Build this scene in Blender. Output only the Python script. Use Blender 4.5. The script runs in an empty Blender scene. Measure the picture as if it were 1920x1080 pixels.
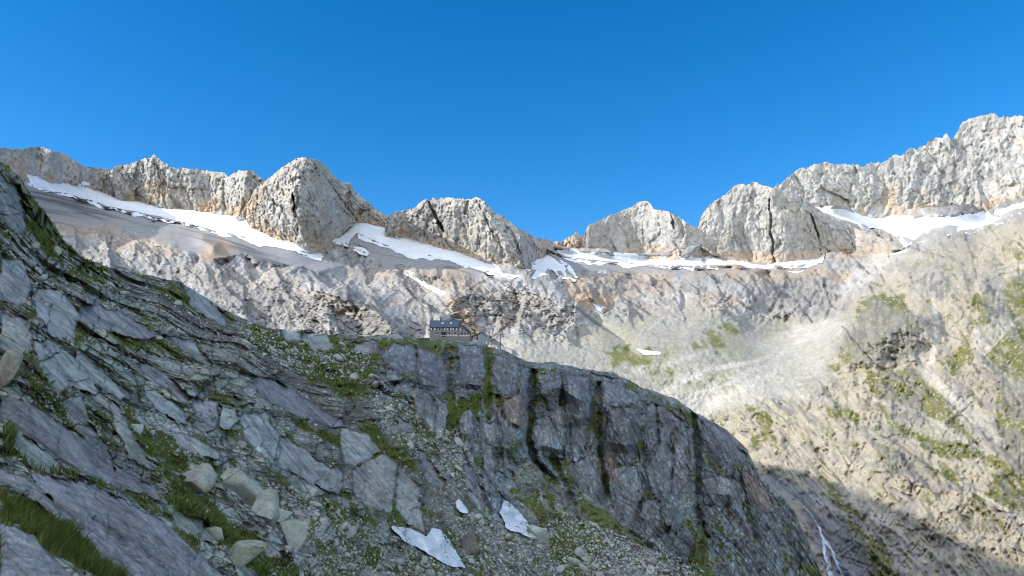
import bpy, bmesh, math, random
import numpy as np
from mathutils import Vector, Matrix

sc = bpy.context.scene
col = sc.collection
R = math.radians
rng = np.random.default_rng(7)
random.seed(7)

# ------------------------------------------------------------------ camera
W0, H0, F = 1920.0, 1080.0, 1493.0          # photograph size and focal length in its pixels
PITCH = math.atan((800 - 540) / F)
cam_d = bpy.data.cameras.new('camera'); cam = bpy.data.objects.new('camera', cam_d); col.objects.link(cam)
cam_d.sensor_width = 36.0; cam_d.lens = 36.0 * F / W0
cam_d.clip_start = 0.2; cam_d.clip_end = 60000
cam.location = (0, 0, 0); cam.rotation_euler = (R(90) + PITCH, 0, 0)
sc.camera = cam
RIGHT = np.array([1.0, 0, 0]); FWD = np.array([0, math.cos(PITCH), math.sin(PITCH)]); UP = np.array([0, -math.sin(PITCH), math.cos(PITCH)])

# ------------------------------------------------------------------ sky, sun, exposure
SUN_EL, SUN_BACK = 28.0, 15.0               # degrees; the sun stands to the left, a little behind the camera
S = np.array([-math.cos(R(SUN_EL)) * math.cos(R(SUN_BACK)), -math.cos(R(SUN_EL)) * math.sin(R(SUN_BACK)), math.sin(R(SUN_EL))])
GLOW = 7.2
w = bpy.data.worlds.new('World'); sc.world = w; w.use_nodes = True
nt = w.node_tree; nt.nodes.clear()
sky = nt.nodes.new('ShaderNodeTexSky'); sky.sky_type = 'NISHITA'; sky.sun_disc = False
sky.sun_elevation = R(SUN_EL); sky.sun_rotation = math.atan2(S[0], S[1])
sky.altitude = 2500; sky.air_density = 1.0; sky.dust_density = 0.3; sky.ozone_density = 2.0
hs = nt.nodes.new('ShaderNodeHueSaturation'); hs.inputs['Saturation'].default_value = 1.40; hs.inputs['Value'].default_value = 0.90
bg = nt.nodes.new('ShaderNodeBackground'); bg.inputs['Strength'].default_value = 0.15
wo = nt.nodes.new('ShaderNodeOutputWorld')
# added pale glow in the sky behind the camera to fill the shaded faces
tcw = nt.nodes.new('ShaderNodeTexCoord'); dt = nt.nodes.new('ShaderNodeVectorMath'); dt.operation = 'DOT_PRODUCT'; dt.inputs[1].default_value = tuple(Vector((-.30, -.85, .42)).normalized())
nrm = nt.nodes.new('ShaderNodeVectorMath'); nrm.operation = 'NORMALIZE'; nt.links.new(tcw.outputs['Generated'], nrm.inputs[0]); nt.links.new(nrm.outputs[0], dt.inputs[0])
gw = nt.nodes.new('ShaderNodeMapRange'); gw.interpolation_type = 'SMOOTHSTEP'; gw.inputs[1].default_value = -.1; gw.inputs[2].default_value = .95; gw.inputs[3].default_value = 0; gw.inputs[4].default_value = GLOW; nt.links.new(dt.outputs['Value'], gw.inputs[0])
gs = nt.nodes.new('ShaderNodeVectorMath'); gs.operation = 'SCALE'; gs.inputs[0].default_value = (1.0, .98, .92); nt.links.new(gw.outputs[0], gs.inputs['Scale'])
sm_ = nt.nodes.new('ShaderNodeVectorMath'); sm_.operation = 'ADD'; nt.links.new(hs.outputs[0], sm_.inputs[0]); nt.links.new(gs.outputs[0], sm_.inputs[1])
nt.links.new(sky.outputs[0], hs.inputs['Color']); nt.links.new(sm_.outputs[0], bg.inputs['Color']); nt.links.new(bg.outputs[0], wo.inputs['Surface'])
sun_d = bpy.data.lights.new('sun', 'SUN'); sun_d.energy = 3.3; sun_d.angle = R(0.4); sun_d.color = (1.0, 0.94, 0.84)
sun = bpy.data.objects.new('sun', sun_d); col.objects.link(sun)
sun.rotation_euler = Vector(S).to_track_quat('Z', 'Y').to_euler()
vs = sc.view_settings; vs.view_transform = 'Standard'; vs.look = 'None'; vs.gamma = 1; vs.use_curve_mapping = False
vs.exposure = 0.75
sc.cycles.pixel_filter_type = 'BLACKMAN_HARRIS'; sc.cycles.filter_width = 1.0
sc.cycles.max_bounces = 5; sc.cycles.diffuse_bounces = 3; sc.cycles.transparent_max_bounces = 4

# ------------------------------------------------------------------ numeric helpers
def ray(px, py):
    u = (np.asarray(px, float) - 960) / F; v = (540 - np.asarray(py, float)) / F
    return u[..., None] * RIGHT + v[..., None] * UP + FWD
def at(px, py, d):
    return ray(px, py) * np.asarray(d, float)[..., None]
def sstep(a, b, x):
    t = np.clip((x - a) / (b - a), 0, 1); return t * t * (3 - 2 * t)
TB = np.random.default_rng(11).random((64, 64, 64)).astype(np.float32)
def vn(x, y, z):
    """value noise in 0..1"""
    xi = np.floor(x); yi = np.floor(y); zi = np.floor(z)
    fx = (x - xi).astype(np.float32); fy = (y - yi).astype(np.float32); fz = (z - zi).astype(np.float32)
    fx = fx * fx * (3 - 2 * fx); fy = fy * fy * (3 - 2 * fy); fz = fz * fz * (3 - 2 * fz)
    a = xi.astype(np.int64) & 63; b = yi.astype(np.int64) & 63; c = zi.astype(np.int64) & 63
    a1 = (a + 1) & 63; b1 = (b + 1) & 63; c1 = (c + 1) & 63
    def L(p, q, t): return p + (q - p) * t
    return L(L(L(TB[a, b, c], TB[a1, b, c], fx), L(TB[a, b1, c], TB[a1, b1, c], fx), fy),
             L(L(TB[a, b, c1], TB[a1, b, c1], fx), L(TB[a, b1, c1], TB[a1, b1, c1], fx), fy), fz)
def fbm(x, y, z, o=5, g=0.5, l=2.03):
    s = 0; a = 1; n = 0
    for i in range(o):
        s = s + a * vn(x + 17.3 * i, y + 5.1 * i, z + 9.7 * i); n += a; a *= g; x = x * l; y = y * l; z = z * l
    return s / n
def ridged(x, y, z, o=5, g=0.55, l=2.1):
    s = 0; a = 1; n = 0
    for i in range(o):
        q = 1 - np.abs(2 * vn(x + 13.3 * i, y + 7.1 * i, z + 3.7 * i) - 1); s = s + a * q * q; n += a; a *= g; x = x * l; y = y * l; z = z * l
    return s / n
T2 = np.random.default_rng(5).random((512, 512, 6)).astype(np.float32)
def worley(x, y):
    """2-D cells: F1, F2-F1, four random numbers of the cell, offset from the cell's point"""
    xi = np.floor(x).astype(np.int64); yi = np.floor(y).astype(np.int64)
    f1 = np.full(x.shape, 9.0, np.float32); f2 = f1.copy()
    cid = np.zeros(x.shape, np.int64); ox = np.zeros(x.shape, np.float32); oy = ox.copy()
    for i in (-1, 0, 1):
        for j in (-1, 0, 1):
            a = (xi + i) & 511; b = (yi + j) & 511
            t = T2[a, b]
            dx = (x - (xi + i) - t[..., 0]).astype(np.float32); dy = (y - (yi + j) - t[..., 1]).astype(np.float32)
            d = np.sqrt(dx * dx + dy * dy)
            near = d < f1
            f2 = np.where(near, f1, np.minimum(f2, d)); f1 = np.where(near, d, f1)
            cid = np.where(near, a * 512 + b, cid); ox = np.where(near, dx, ox); oy = np.where(near, dy, oy)
    worley.cid = cid
    return f1, f2 - f1, T2.reshape(-1, 6)[cid], ox, oy
def crag(a, b, mpp, scales, lo=3, hi=9, seed=0, tilt=.6, steps=.3, groove=.18):
    """broken rock: tilted, stepped cells at several sizes; sizes too small to see at their distance fade out"""
    h = 0; ck = 0
    for i, (sa, sb) in enumerate(scales):
        wt = sstep(lo, hi, min(sa, sb) / mpp)
        f1, e, rnd, ox, oy = worley(a / sa + 3.7 * i + seed, b / sb + 2.3 * i + seed)
        h = h + ((rnd[..., 2] - .5) * steps + (rnd[..., 3] - .5) * ox * tilt + (rnd[..., 4] - .5) * oy * tilt - groove * np.exp(-(e / .08) ** 2)) * min(sa, sb) * wt
        ck = np.maximum(ck, np.exp(-(e / .06) ** 2) * wt)
    return h, ck
def grit(X, Y, Z, mpp, scales, lo=1.6, hi=3.0, top=90, cube=False):
    """even mottling of every size that shows at its distance; mean 0, deviation about 1"""
    s = 0; v = 1e-6
    for i, S_ in enumerate(scales):
        sp = S_ / mpp; wt = sstep(lo, hi, sp) * (1 - .7 * sstep(top * .3, top, sp))
        s = s + (vn(X / S_ + 3.3 * i, Y / S_ + 8.1 * i, Z / S_ + 1.9 * i) - .5) * wt; v = v + wt * wt
    return s / np.sqrt(v) / .19
def push(P, n, h, lim=.45):
    """raise a surface towards the viewer's side by h metres measured along its normal, keeping the grid evenly spaced"""
    r = np.linalg.norm(P, axis=-1); nv = np.maximum(-(n * P).sum(-1) / r, lim)
    return P * (1 - h / nv / r)[..., None]
def blocks(D, a, b, La, Lb, k, tilt, off, mpp, groove=.1):
    """break a slanting surface into blocks of about La x Lb that stand up and face outward, k how much each block is upright"""
    f1, e, rnd, ox, oy = worley(a / La, b / Lb); cid = worley.cid.ravel()
    cnt = np.bincount(cid); m = np.bincount(cid, weights=np.log(D).ravel()) / np.maximum(cnt, 1)
    Lm = min(La, Lb) * mpp
    D2 = D * np.exp(k * (m[cid].reshape(D.shape) - np.log(D)))
    D2 = D2 + ((rnd[..., 2] - .5) * off + (rnd[..., 3] - .5) * ox * tilt + (rnd[..., 4] - .5) * oy * tilt + groove * np.exp(-(e / .07) ** 2)) * Lm * np.minimum(1, 3 * (k + .15))
    return D2, e, rnd
def rbf(pts, c=35.0):
    """smooth surface through (px, py, metres) points, in log depth"""
    P = np.array(pts, float); xy = P[:, :2]; v = np.log(P[:, 2])
    n = len(P)
    k = lambda d2: -np.sqrt(d2 + c * c) / 100
    A = np.zeros((n + 3, n + 3))
    A[:n, :n] = k(((xy[:, None] - xy[None]) ** 2).sum(-1)) + np.eye(n) * -0.002
    A[:n, n] = A[n, :n] = 1; A[:n, n + 1:] = xy / 1000; A[n + 1:, :n] = xy.T / 1000
    wt = np.linalg.solve(A, np.append(v, [0, 0, 0]))
    def f(px, py):
        px = np.asarray(px, float); py = np.asarray(py, float)
        s = wt[n] + wt[n + 1] * px / 1000 + wt[n + 2] * py / 1000
        for i in range(n): s = s + wt[i] * k((px - xy[i, 0]) ** 2 + (py - xy[i, 1]) ** 2)
        return np.exp(s)
    return f
def pl(pts):
    a = np.array(pts, float); return lambda x: np.interp(x, a[:, 0], a[:, 1])
def sd_poly(px, py, poly):
    """signed distance in photograph pixels, positive inside"""
    P = np.array(poly, float); d = np.full(px.shape, 1e9); ins = np.zeros(px.shape, bool)
    for i in range(len(P)):
        ax, ay = P[i - 1]; bx, by = P[i]
        ex, ey = bx - ax, by - ay
        t = np.clip(((px - ax) * ex + (py - ay) * ey) / (ex * ex + ey * ey + 1e-9), 0, 1)
        d = np.minimum(d, np.hypot(px - ax - t * ex, py - ay - t * ey))
        if by != ay:
            c = (ay > py) != (by > py)
            ins ^= c & (px < (bx - ax) * (py - ay) / (by - ay) + ax)
    return np.where(ins, d, -d)
def pm(px, py, poly, soft=8.0, wob=0.0):
    """soft mask of a patch of ground; wob roughens its edge"""
    P = np.array(poly, float); m = np.zeros(px.shape)
    x0, y0 = P.min(0) - 60; x1, y1 = P.max(0) + 60
    q = (px > x0) & (px < x1) & (py > y0) & (py < y1)
    d = sd_poly(px[q], py[q], poly)
    if np.ndim(wob): d = d + wob[q]
    m[q] = sstep(-soft, soft, d)
    return m
def ld(px, py, line):
    """distance to a line, its side (+ right of travel) and where along it (0..1)"""
    P = np.array(line, float); d = np.full(px.shape, 1e9); side = np.zeros(px.shape); al = np.zeros(px.shape)
    seg = np.hypot(*np.diff(P, axis=0).T); tot = seg.sum(); acc = 0
    for i in range(len(P) - 1):
        ax, ay = P[i]; ex, ey = P[i + 1] - P[i]
        t = np.clip(((px - ax) * ex + (py - ay) * ey) / (ex * ex + ey * ey + 1e-9), 0, 1)
        q = np.hypot(px - ax - t * ex, py - ay - t * ey); b = q < d
        d = np.where(b, q, d); side = np.where(b, np.sign((px - ax) * ey - (py - ay) * ex), side)
        al = np.where(b, (acc + t * seg[i]) / tot, al); acc += seg[i]
    return d, side, al
def lm(px, py, line, wid, wob=0.0):
    P = np.array(line, float); m = np.zeros(px.shape)
    x0, y0 = P.min(0) - 4 * wid - 20; x1, y1 = P.max(0) + 4 * wid + 20
    q = (px > x0) & (px < x1) & (py > y0) & (py < y1)
    if not q.any(): return m
    d, _, al = ld(px[q], py[q], line)
    if np.ndim(wob): d = d + wob[q]
    ww = wid * (0.25 + 0.75 * np.sin(np.pi * np.clip(al, 0.02, .98)) ** 0.5)
    m[q] = 1 - sstep(ww * 0.4, ww, d)
    return m
def mix(c, k, m):
    return c + (np.asarray(k, float) - c) * m[..., None]

# ------------------------------------------------------------------ mesh helpers
def tag(o, label=None, cat=None, group=None, kind=None):
    if label: o['label'] = label
    if cat: o['category'] = cat
    if group: o['group'] = group
    if kind: o['kind'] = kind
    return o
def empty(name, loc, rz=0):
    o = bpy.data.objects.new(name, None); col.objects.link(o); o.location = loc; o.rotation_euler = (0, 0, rz)
    o.empty_display_size = 0.5
    return o
def mesh_np(name, V, Q, mat, C=None, parent=None, smooth=False, data_only=False):
    """V (n,3), Q (m,3 or 4) -> one mesh object"""
    me = bpy.data.meshes.new(name); V = np.asarray(V, np.float32); Q = np.asarray(Q, np.int32); k = Q.shape[1]
    me.vertices.add(len(V)); me.vertices.foreach_set('co', V.ravel())
    me.loops.add(Q.size); me.loops.foreach_set('vertex_index', Q.ravel())
    me.polygons.add(len(Q)); me.polygons.foreach_set('loop_start', np.arange(len(Q), dtype=np.int32) * k)
    if smooth: me.polygons.foreach_set('use_smooth', np.ones(len(Q), bool))
    if C is not None:
        a = me.color_attributes.new('Col', 'FLOAT_COLOR', 'POINT')
        c4 = np.ones((len(V), 4), np.float32); c4[:, :3] = C; a.data.foreach_set('color', c4.ravel())
    me.update(calc_edges=True); me.validate()
    if mat: me.materials.append(mat)
    if data_only: return me
    o = bpy.data.objects.new(name, me); col.objects.link(o)
    if parent: o.parent = parent
    return o
def grid_quads(nr, nc):
    i = np.arange(nr * nc).reshape(nr, nc)
    return np.stack([i[:-1, :-1], i[:-1, 1:], i[1:, 1:], i[1:, :-1]], -1).reshape(-1, 4)

# ------------------------------------------------------------------ materials
def mat_new(name):
    m = bpy.data.materials.new(name); m.use_nodes = True; n = m.node_tree; n.nodes.clear()
    b = n.nodes.new('ShaderNodeBsdfPrincipled'); o = n.nodes.new('ShaderNodeOutputMaterial'); n.links.new(b.outputs[0], o.inputs[0])
    return m, n, b
def terrain_mat(name, s1, s2, bump, var=0.35, rough=0.95, vert=1.0, attr=True, base=(.3, .3, .3)):
    """earth, rock and turf: the patches' own colours, mottled and bumped by noise at two sizes (per metre)"""
    m, n, b = mat_new(name); N = n.nodes.new; L = n.links.new
    tc = N('ShaderNodeNewGeometry'); mp = N('ShaderNodeMapping'); mp.inputs['Scale'].default_value = (1, 1, vert); L(tc.outputs['Position'], mp.inputs[0])
    n1 = N('ShaderNodeTexNoise'); n1.inputs['Scale'].default_value = s1; n1.inputs['Detail'].default_value = 8; n1.inputs['Roughness'].default_value = .68; L(mp.outputs[0], n1.inputs['Vector'])
    n2 = N('ShaderNodeTexNoise'); n2.inputs['Scale'].default_value = s2; n2.inputs['Detail'].default_value = 6; n2.inputs['Roughness'].default_value = .7; L(mp.outputs[0], n2.inputs['Vector'])
    ad = N('ShaderNodeMath'); ad.operation = 'ADD'; L(n1.outputs[0], ad.inputs[0]); L(n2.outputs[0], ad.inputs[1])
    mr = N('ShaderNodeMapRange'); mr.inputs[1].default_value = .7; mr.inputs[2].default_value = 1.3; mr.inputs[3].default_value = 1 - var; mr.inputs[4].default_value = 1 + var; L(ad.outputs[0], mr.inputs[0])
    vm = N('ShaderNodeVectorMath'); vm.operation = 'SCALE'; L(mr.outputs[0], vm.inputs['Scale'])
    if attr:
        at_ = N('ShaderNodeAttribute'); at_.attribute_name = 'Col'; L(at_.outputs['Color'], vm.inputs[0])
    else: vm.inputs[0].default_value = base
    L(vm.outputs[0], b.inputs['Base Color']); b.inputs['Roughness'].default_value = rough
    b.inputs['Specular IOR Level'].default_value = 0.2
    bp = N('ShaderNodeBump'); bp.inputs['Strength'].default_value = 1; bp.inputs['Distance'].default_value = bump; L(ad.outputs[0], bp.inputs['Height']); L(bp.outputs[0], b.inputs['Normal'])
    return m
def plain_mat(name, c, rough=.8, s=3.0, var=.15, metal=0, bump=.01):
    m = terrain_mat(name, s, s * 5, bump, var, rough, attr=False, base=c)
    [x for x in m.node_tree.nodes if x.type == 'BSDF_PRINCIPLED'][0].inputs['Metallic'].default_value = metal
    return m
M_far = terrain_mat('far_rock', 0.02, 0.12, 3.0, .22, vert=.6)
M_basin = terrain_mat('basin_rock', 0.05, 0.35, 1.2, .25)
M_near = terrain_mat('near_rock', 0.6, 4.0, 0.10, .32)
M_snow = plain_mat('old_snow', (.74, .76, .79), .7, .02, .16, bump=3.0)
M_snow2 = plain_mat('snow_patch', (.66, .69, .74), .7, .5, .22, bump=.35)
M_rock = terrain_mat('loose_rock', 1.2, 7.0, 0.06, .35)
M_grass = terrain_mat('grass_blades', 1.5, 9.0, 0.01, .3)

# ------------------------------------------------------------------ the skyline's mountains and the basin below them
basin_pts = [(-400,300,1500),(-200,310,1700),(0,325,2000),(55,330,2250),(150,350,2650),(205,364,2850),(300,388,2800),(400,396,2750),(445,408,2600),(520,440,2450),(600,478,2320),(650,498,2250),(700,500,2300),
 (600,385,3100),(640,400,2950),(622,440,2650),(640,462,2480),(606,440,2520),(690,478,2420),(700,420,2800),(760,450,2700),(850,465,2600),(930,495,2500),(1000,517,2430),(1005,465,2950),(1060,474,2980),(1200,485,3000),(1400,488,2900),(1540,485,2850),(1600,465,2950),(1700,435,3000),(1850,415,3000),(1550,388,3400),(1700,404,3350),(1920,380,3200),(2200,340,3100),
 (-200,420,1500),(100,400,2150),(300,440,2100),(200,480,1650),(400,480,1850),(600,510,2000),(0,480,1400),(-200,560,1000),(300,520,1450),(450,600,1150),(600,600,1250),(700,560,1600),(800,620,1280),(850,530,2050),(950,560,1750),(1000,640,1300),(1100,545,2000),(1200,640,1350),(1300,560,1850),(1400,520,2250),(1300,680,1200),(1450,600,1750),(1400,690,1200),(1500,660,1350),(1560,640,1330),(1620,570,1500),(1640,500,2300),
 (1720,470,2050),(1800,450,2150),(1920,402,2250),(2200,330,2200),(1700,600,1250),(1850,550,1350),(1920,500,1550),(1920,700,880),(2200,600,900),(1700,750,920),(1560,750,980),(1450,760,1000),(1330,780,1050),(1400,870,820),(1550,870,740),(1700,870,660),(1920,870,610),(1480,950,680),(1600,1080,500),(1750,1080,450),(1920,1080,410),(2200,1080,360),(2200,850,520),
 (1200,800,1000),(1300,950,800),(1450,1150,520),(1700,1300,330),(2100,1300,270),(900,720,1050),(600,720,900)]
D_basin = rbf(basin_pts)
OCHRE = (.46, .33, .21)

def gsm(D, it=12):
    for _ in range(it):
        p = np.pad(D, 1, mode='edge'); D = (p[:-2, 1:-1] + p[2:, 1:-1] + p[1:-1, :-2] + p[1:-1, 2:] + D) / 5
    return D
def relief(px, py, D, nb=1):
    """positions and unit normals (towards the camera) of a depth surface on a grid"""
    P = at(px, py, D)
    a = np.gradient(P, axis=1); b = np.gradient(P, axis=0); n = np.cross(a, b)
    n /= np.linalg.norm(n, axis=-1, keepdims=True) + 1e-9
    s = np.sign((n * P).sum(-1, keepdims=True)); return P, -n * s
def with_back(V, C, steps, drop=0.9):
    """continue a grid over its crest (last row) and down its far side"""
    d = V[-1].copy(); d[:, 2] = 0; L_ = np.linalg.norm(d, axis=1, keepdims=True); d /= L_
    rows = [V]; cols = [C]
    for s in steps:
        r = V[-1] + d * s; r[:, 2] -= s * drop; r[:, 2] += (rng.random(len(r)) - .5) * s * .15
        rows.append(r[None]); cols.append(C[-1:])
    return np.concatenate(rows), np.concatenate(cols)

def mountain(name, crest, base, k, butts, label, x0, x1, step=1.6, amp=1.0, ext=60, ochre=(), seed=0, jag=2.0, cut=(), Dfix=None, grey=(.40, .385, .36), tint=()):
    xs = np.arange(x0, x1 + .1, step)
    c = pl(crest)(xs)
    c = c + jag * 1.5 * (fbm(xs / 9, xs * 0 + seed, xs * 0, 4) - .5) * 2 + jag * 1.5 * (np.abs(vn(xs / 4, xs * 0 + seed, xs * 0) - .5) * 2 - .5)
    b = pl(base)(xs); lo = b + ext; Dbx = D_basin(xs, b) if Dfix is None else pl(Dfix)(xs); kw = int(60 / step) | 1
    Dbx = np.convolve(np.pad(Dbx, kw // 2, mode='edge'), np.ones(kw) / kw, 'valid')
    nr = int((lo - c).max() / step) + 2
    t = np.linspace(0, 1, nr)[:, None]
    px = np.repeat(xs[None], nr, 0); py = lo[None] + (c - lo)[None] * t
    bb = np.repeat(b[None], nr, 0); Db = Dbx[None].repeat(nr, 0)
    mpp = Db / F
    D = Db + k * (bb - py) * mpp
    for line, am, wl, wr in butts:
        d, s, al = ld(px, py, line)
        ww = np.where(s > 0, wr, wl)       # travel downwards: side>0 is the left of the picture
        D = D - am * (1 - .85 * al ** 2.5) * np.exp(-(d / ww) ** 1.2)
    mp_ = D / F; aw = 14 * (fbm(px / 40, py / 60, px * 0 + seed, 4) - .5) * 2
    for i, (L_, el, ang) in enumerate([(34, 2.2, 12), (15, 2.3, -14), (7.5, 2.0, 8), (4.5, 1.8, -5)]):
        ca, sa = math.cos(R(ang)), math.sin(R(ang))
        D, e, rnd = blocks(D, px * ca - py * sa + aw + 51 * i, px * sa + py * ca + aw + 31 * i + seed * 7, L_, L_ * el, .12, 1.15 * amp, .5 * amp, mp_, .08)
        if i == 0: tn = rnd[..., 3] - .5
        else: tn = tn + (rnd[..., 3] - .5) * .8
    P0 = at(px, py, D); X, Y, Z = P0[..., 0], P0[..., 1], P0[..., 2]
    wx = 30 * (fbm(X / 180, Y / 180, Z / 180 + seed, 3) - .5)
    r1 = ridged((X + wx) / 170, Y / 600, (Z + wx) / 430 + seed, 3)
    r2 = ridged((X + wx * .7) / 48, Y / 150, (Z - wx) / 110 + seed, 4)
    r3 = ridged((X + Z * .5) / 16, Y / 40, Z / 24 + seed, 3)
    st = ridged(X / 220, Y / 300, (Z + .3 * X) / 16 + seed, 3)
    r4 = ridged((X + wx * .3 + .3 * Z) / 7, Y / 16, (Z - .3 * X) / 13 + seed, 2)
    hw, ck = crag(X + .35 * Z + wx * .5, Z - .2 * X + wx * .4, mpp, [(70, 150), (26, 60), (11, 22)], 2, 4, seed)
    h = amp * (13 * r1 + 8 * r2 + 5 * r3 + 4 * r4 + 2 * st + .3 * hw + 1.6 * grit(X, Y / 2, Z / 1.6, mpp, (9, 5, 3)))
    gro = np.zeros_like(px)
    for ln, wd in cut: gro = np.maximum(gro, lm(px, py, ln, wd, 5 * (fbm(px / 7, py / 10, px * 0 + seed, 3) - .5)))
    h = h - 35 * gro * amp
    P, n = relief(px, py, gsm(D))
    P = P0
    fade = sstep(0, 14, (c[None] - py) * -1)     # keep the skyline where it is
    V = push(P, n, (h - amp * 14) * (0.25 + .75 * fade))
    f1 = fbm(X / 90, Y / 90, Z / 90 + seed, 5); f2 = fbm(X / 14, Y / 30, Z / 26, 4)
    Cc = np.ones(px.shape + (3,)) * np.array(grey)
    Cc *= (0.74 + .36 * f1 + .25 * (f2 - .5) + .085 * grit(X, Y / 2, Z / 1.8, mpp, (30, 14, 7, 4, 2.5)) + .10 * tn)[..., None]
    Cc = mix(Cc, (.28, .265, .25), sstep(.52, .68, fbm((X + wx) / 25, Y / 60, Z / 70 + 3, 4)) * .55)
    Cc = mix(Cc, (.2, .19, .18), ck * .3)
    Cc = mix(Cc, (.44, .385, .32), sstep(.5, .7, fbm(X / 70, Y / 70, Z / 50 + 9 + seed, 4)) * .5)
    nearb = np.exp(-np.clip(bb - py, 0, 999) / 14) * sstep(.42, .6, fbm(X / 40, Y / 40, Z / 90 + 5, 3))
    Cc = mix(Cc, OCHRE, np.clip(nearb * .8, 0, 1))
    for poly, a_ in ochre: Cc = mix(Cc, OCHRE, pm(px, py, poly, 10, 26 * (f2 - .5)) * a_)
    for poly, tc_, a_ in tint: Cc = mix(Cc, tc_, pm(px, py, poly, 10, 26 * (f2 - .5)) * a_)
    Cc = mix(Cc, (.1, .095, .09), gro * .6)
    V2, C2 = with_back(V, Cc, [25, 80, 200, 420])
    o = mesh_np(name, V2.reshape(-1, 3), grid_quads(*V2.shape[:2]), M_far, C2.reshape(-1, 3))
    return tag(o, label, kind='structure')

mountain('mountain_ridge', [(-300,262),(-100,270),(0,277),(40,279),(70,276),(85,277),(105,285),(120,287),(135,297),(150,308),(170,315),(205,318),(216,330),(225,380)],
 [(-300,310),(0,324),(55,330),(150,350),(205,364),(230,372)], .25, [([(70,280),(68,330)],-90,16,16),([(100,285),(105,345)],70,26,12),([(140,300),(150,345)],60,30,10)],
 'dark shaded rock wall at the far left above the snow field', -300, 226, seed=1, amp=.7, jag=1.2, ochre=[([(20,290),(50,285),(50,335),(25,335)],.5)])
mountain('mountain_ridge', [(196,330),(205,318),(240,307),(270,298),(289,291),(298,297),(320,314),(350,317),(400,321),(420,322),(427,334),(440,322),(460,319),(475,322),(490,336),(500,338),(520,350)],
 [(196,364),(300,388),(400,396),(445,408),(520,440)], .35, [([(290,292),(330,388)],120,45,45),([(212,318),(240,375)],60,30,20),([(355,320),(370,390)],70,30,26),([(462,320),(450,400)],120,34,26),([(400,322),(410,395)],40,20,20)],
 'grey jagged ridge between the dark wall and the tall pyramid peak', 196, 520, seed=4, jag=2.2,
 ochre=[([(430,400),(470,370),(500,345),(510,350),(480,380),(450,410)],.9),([(270,340),(310,335),(320,370),(280,380)],.5),([(370,380),(420,375),(430,398),(380,395)],.6)])
mountain('mountain_peak', [(430,430),(452,400),(480,352),(500,338),(520,320),(545,303),(560,296),(585,297),(596,300),(607,308),(620,322),(632,337),(645,343),(655,341),(663,355),(680,372),(700,388),(718,402),(732,408),(740,420)],
 [(430,404),(445,408),(520,440),(560,462),(600,476),(612,468),(632,436),(655,412),(670,410),(700,416),(740,424)], .45,
 [([(580,286),(592,330),(603,370),(610,410),(613,452)],210,170,80),([(520,330),(530,450)],50,26,18),([(655,345),(665,395)],110,16,14),([(560,330),(565,440)],50,22,16)],
 'tall grey pyramid peak left of centre, its right face in shade', 430, 738, seed=8, jag=1.6, ext=14,
 cut=[([(548,362),(552,385),(549,400)],2)], ochre=[([(575,430),(600,440),(625,480),(600,478),(580,460)],.6),([(440,395),(470,375),(500,345),(490,375),(460,410)],.7)])
mountain('mountain_ridge', [(722,412),(730,405),(745,396),(775,393),(785,381),(798,372),(804,378),(812,372),(845,371),(875,373),(900,370),(910,380),(925,395),(950,412),(975,430),(1000,444),(1030,452),(1052,456),(1062,447),(1080,436),(1088,441),(1094,441),(1102,450)],
 [(722,440),(760,446),(850,468),(900,488),(930,498),(975,512),(998,519),(1006,500),(1012,466),(1060,474),(1102,478)], .4,
 [([(798,375),(800,440)],90,40,22),([(905,372),(925,420),(960,470),(990,518)],190,60,42),([(850,372),(855,450)],60,30,22),([(1078,437),(1082,470)],80,12,12),([(740,400),(735,440)],50,22,18)],
 'broad grey cliff ridge with a dark slanting cleft in mid picture', 722, 1102, seed=12, jag=1.8, ext=50,
 cut=[([(803,378),(812,395),(822,415),(834,436)],4),([(878,376),(872,400)],3)], ochre=[([(790,455),(860,462),(900,480),(880,492),(820,470)],.7),([(1010,450),(1100,445),(1100,475),(1030,475)],.55),([(728,430),(760,425),(770,440),(735,445)],.5)])
mountain('mountain_peak', [(1088,470),(1094,448),(1098,432),(1103,424),(1130,410),(1160,398),(1180,390),(1198,379),(1210,377),(1218,380),(1226,391),(1255,398),(1265,402),(1280,412),(1300,424),(1310,428),(1325,440)],
 [(1088,477),(1200,486),(1300,488),(1325,480)], .3, [([(1190,385),(1185,480)],25,50,50),([(1105,424),(1103,475)],70,26,10),([(1262,402),(1262,480)],50,26,14),([(1225,391),(1228,480)],35,20,16)],
 'flat faced grey wall peak standing alone right of centre', 1088, 1325, seed=17, amp=.62, jag=1.5, cut=[([(1258,400),(1262,415),(1264,430)],3)],
 ochre=[([(1180,470),(1240,468),(1240,484),(1180,484)],.6)])
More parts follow.
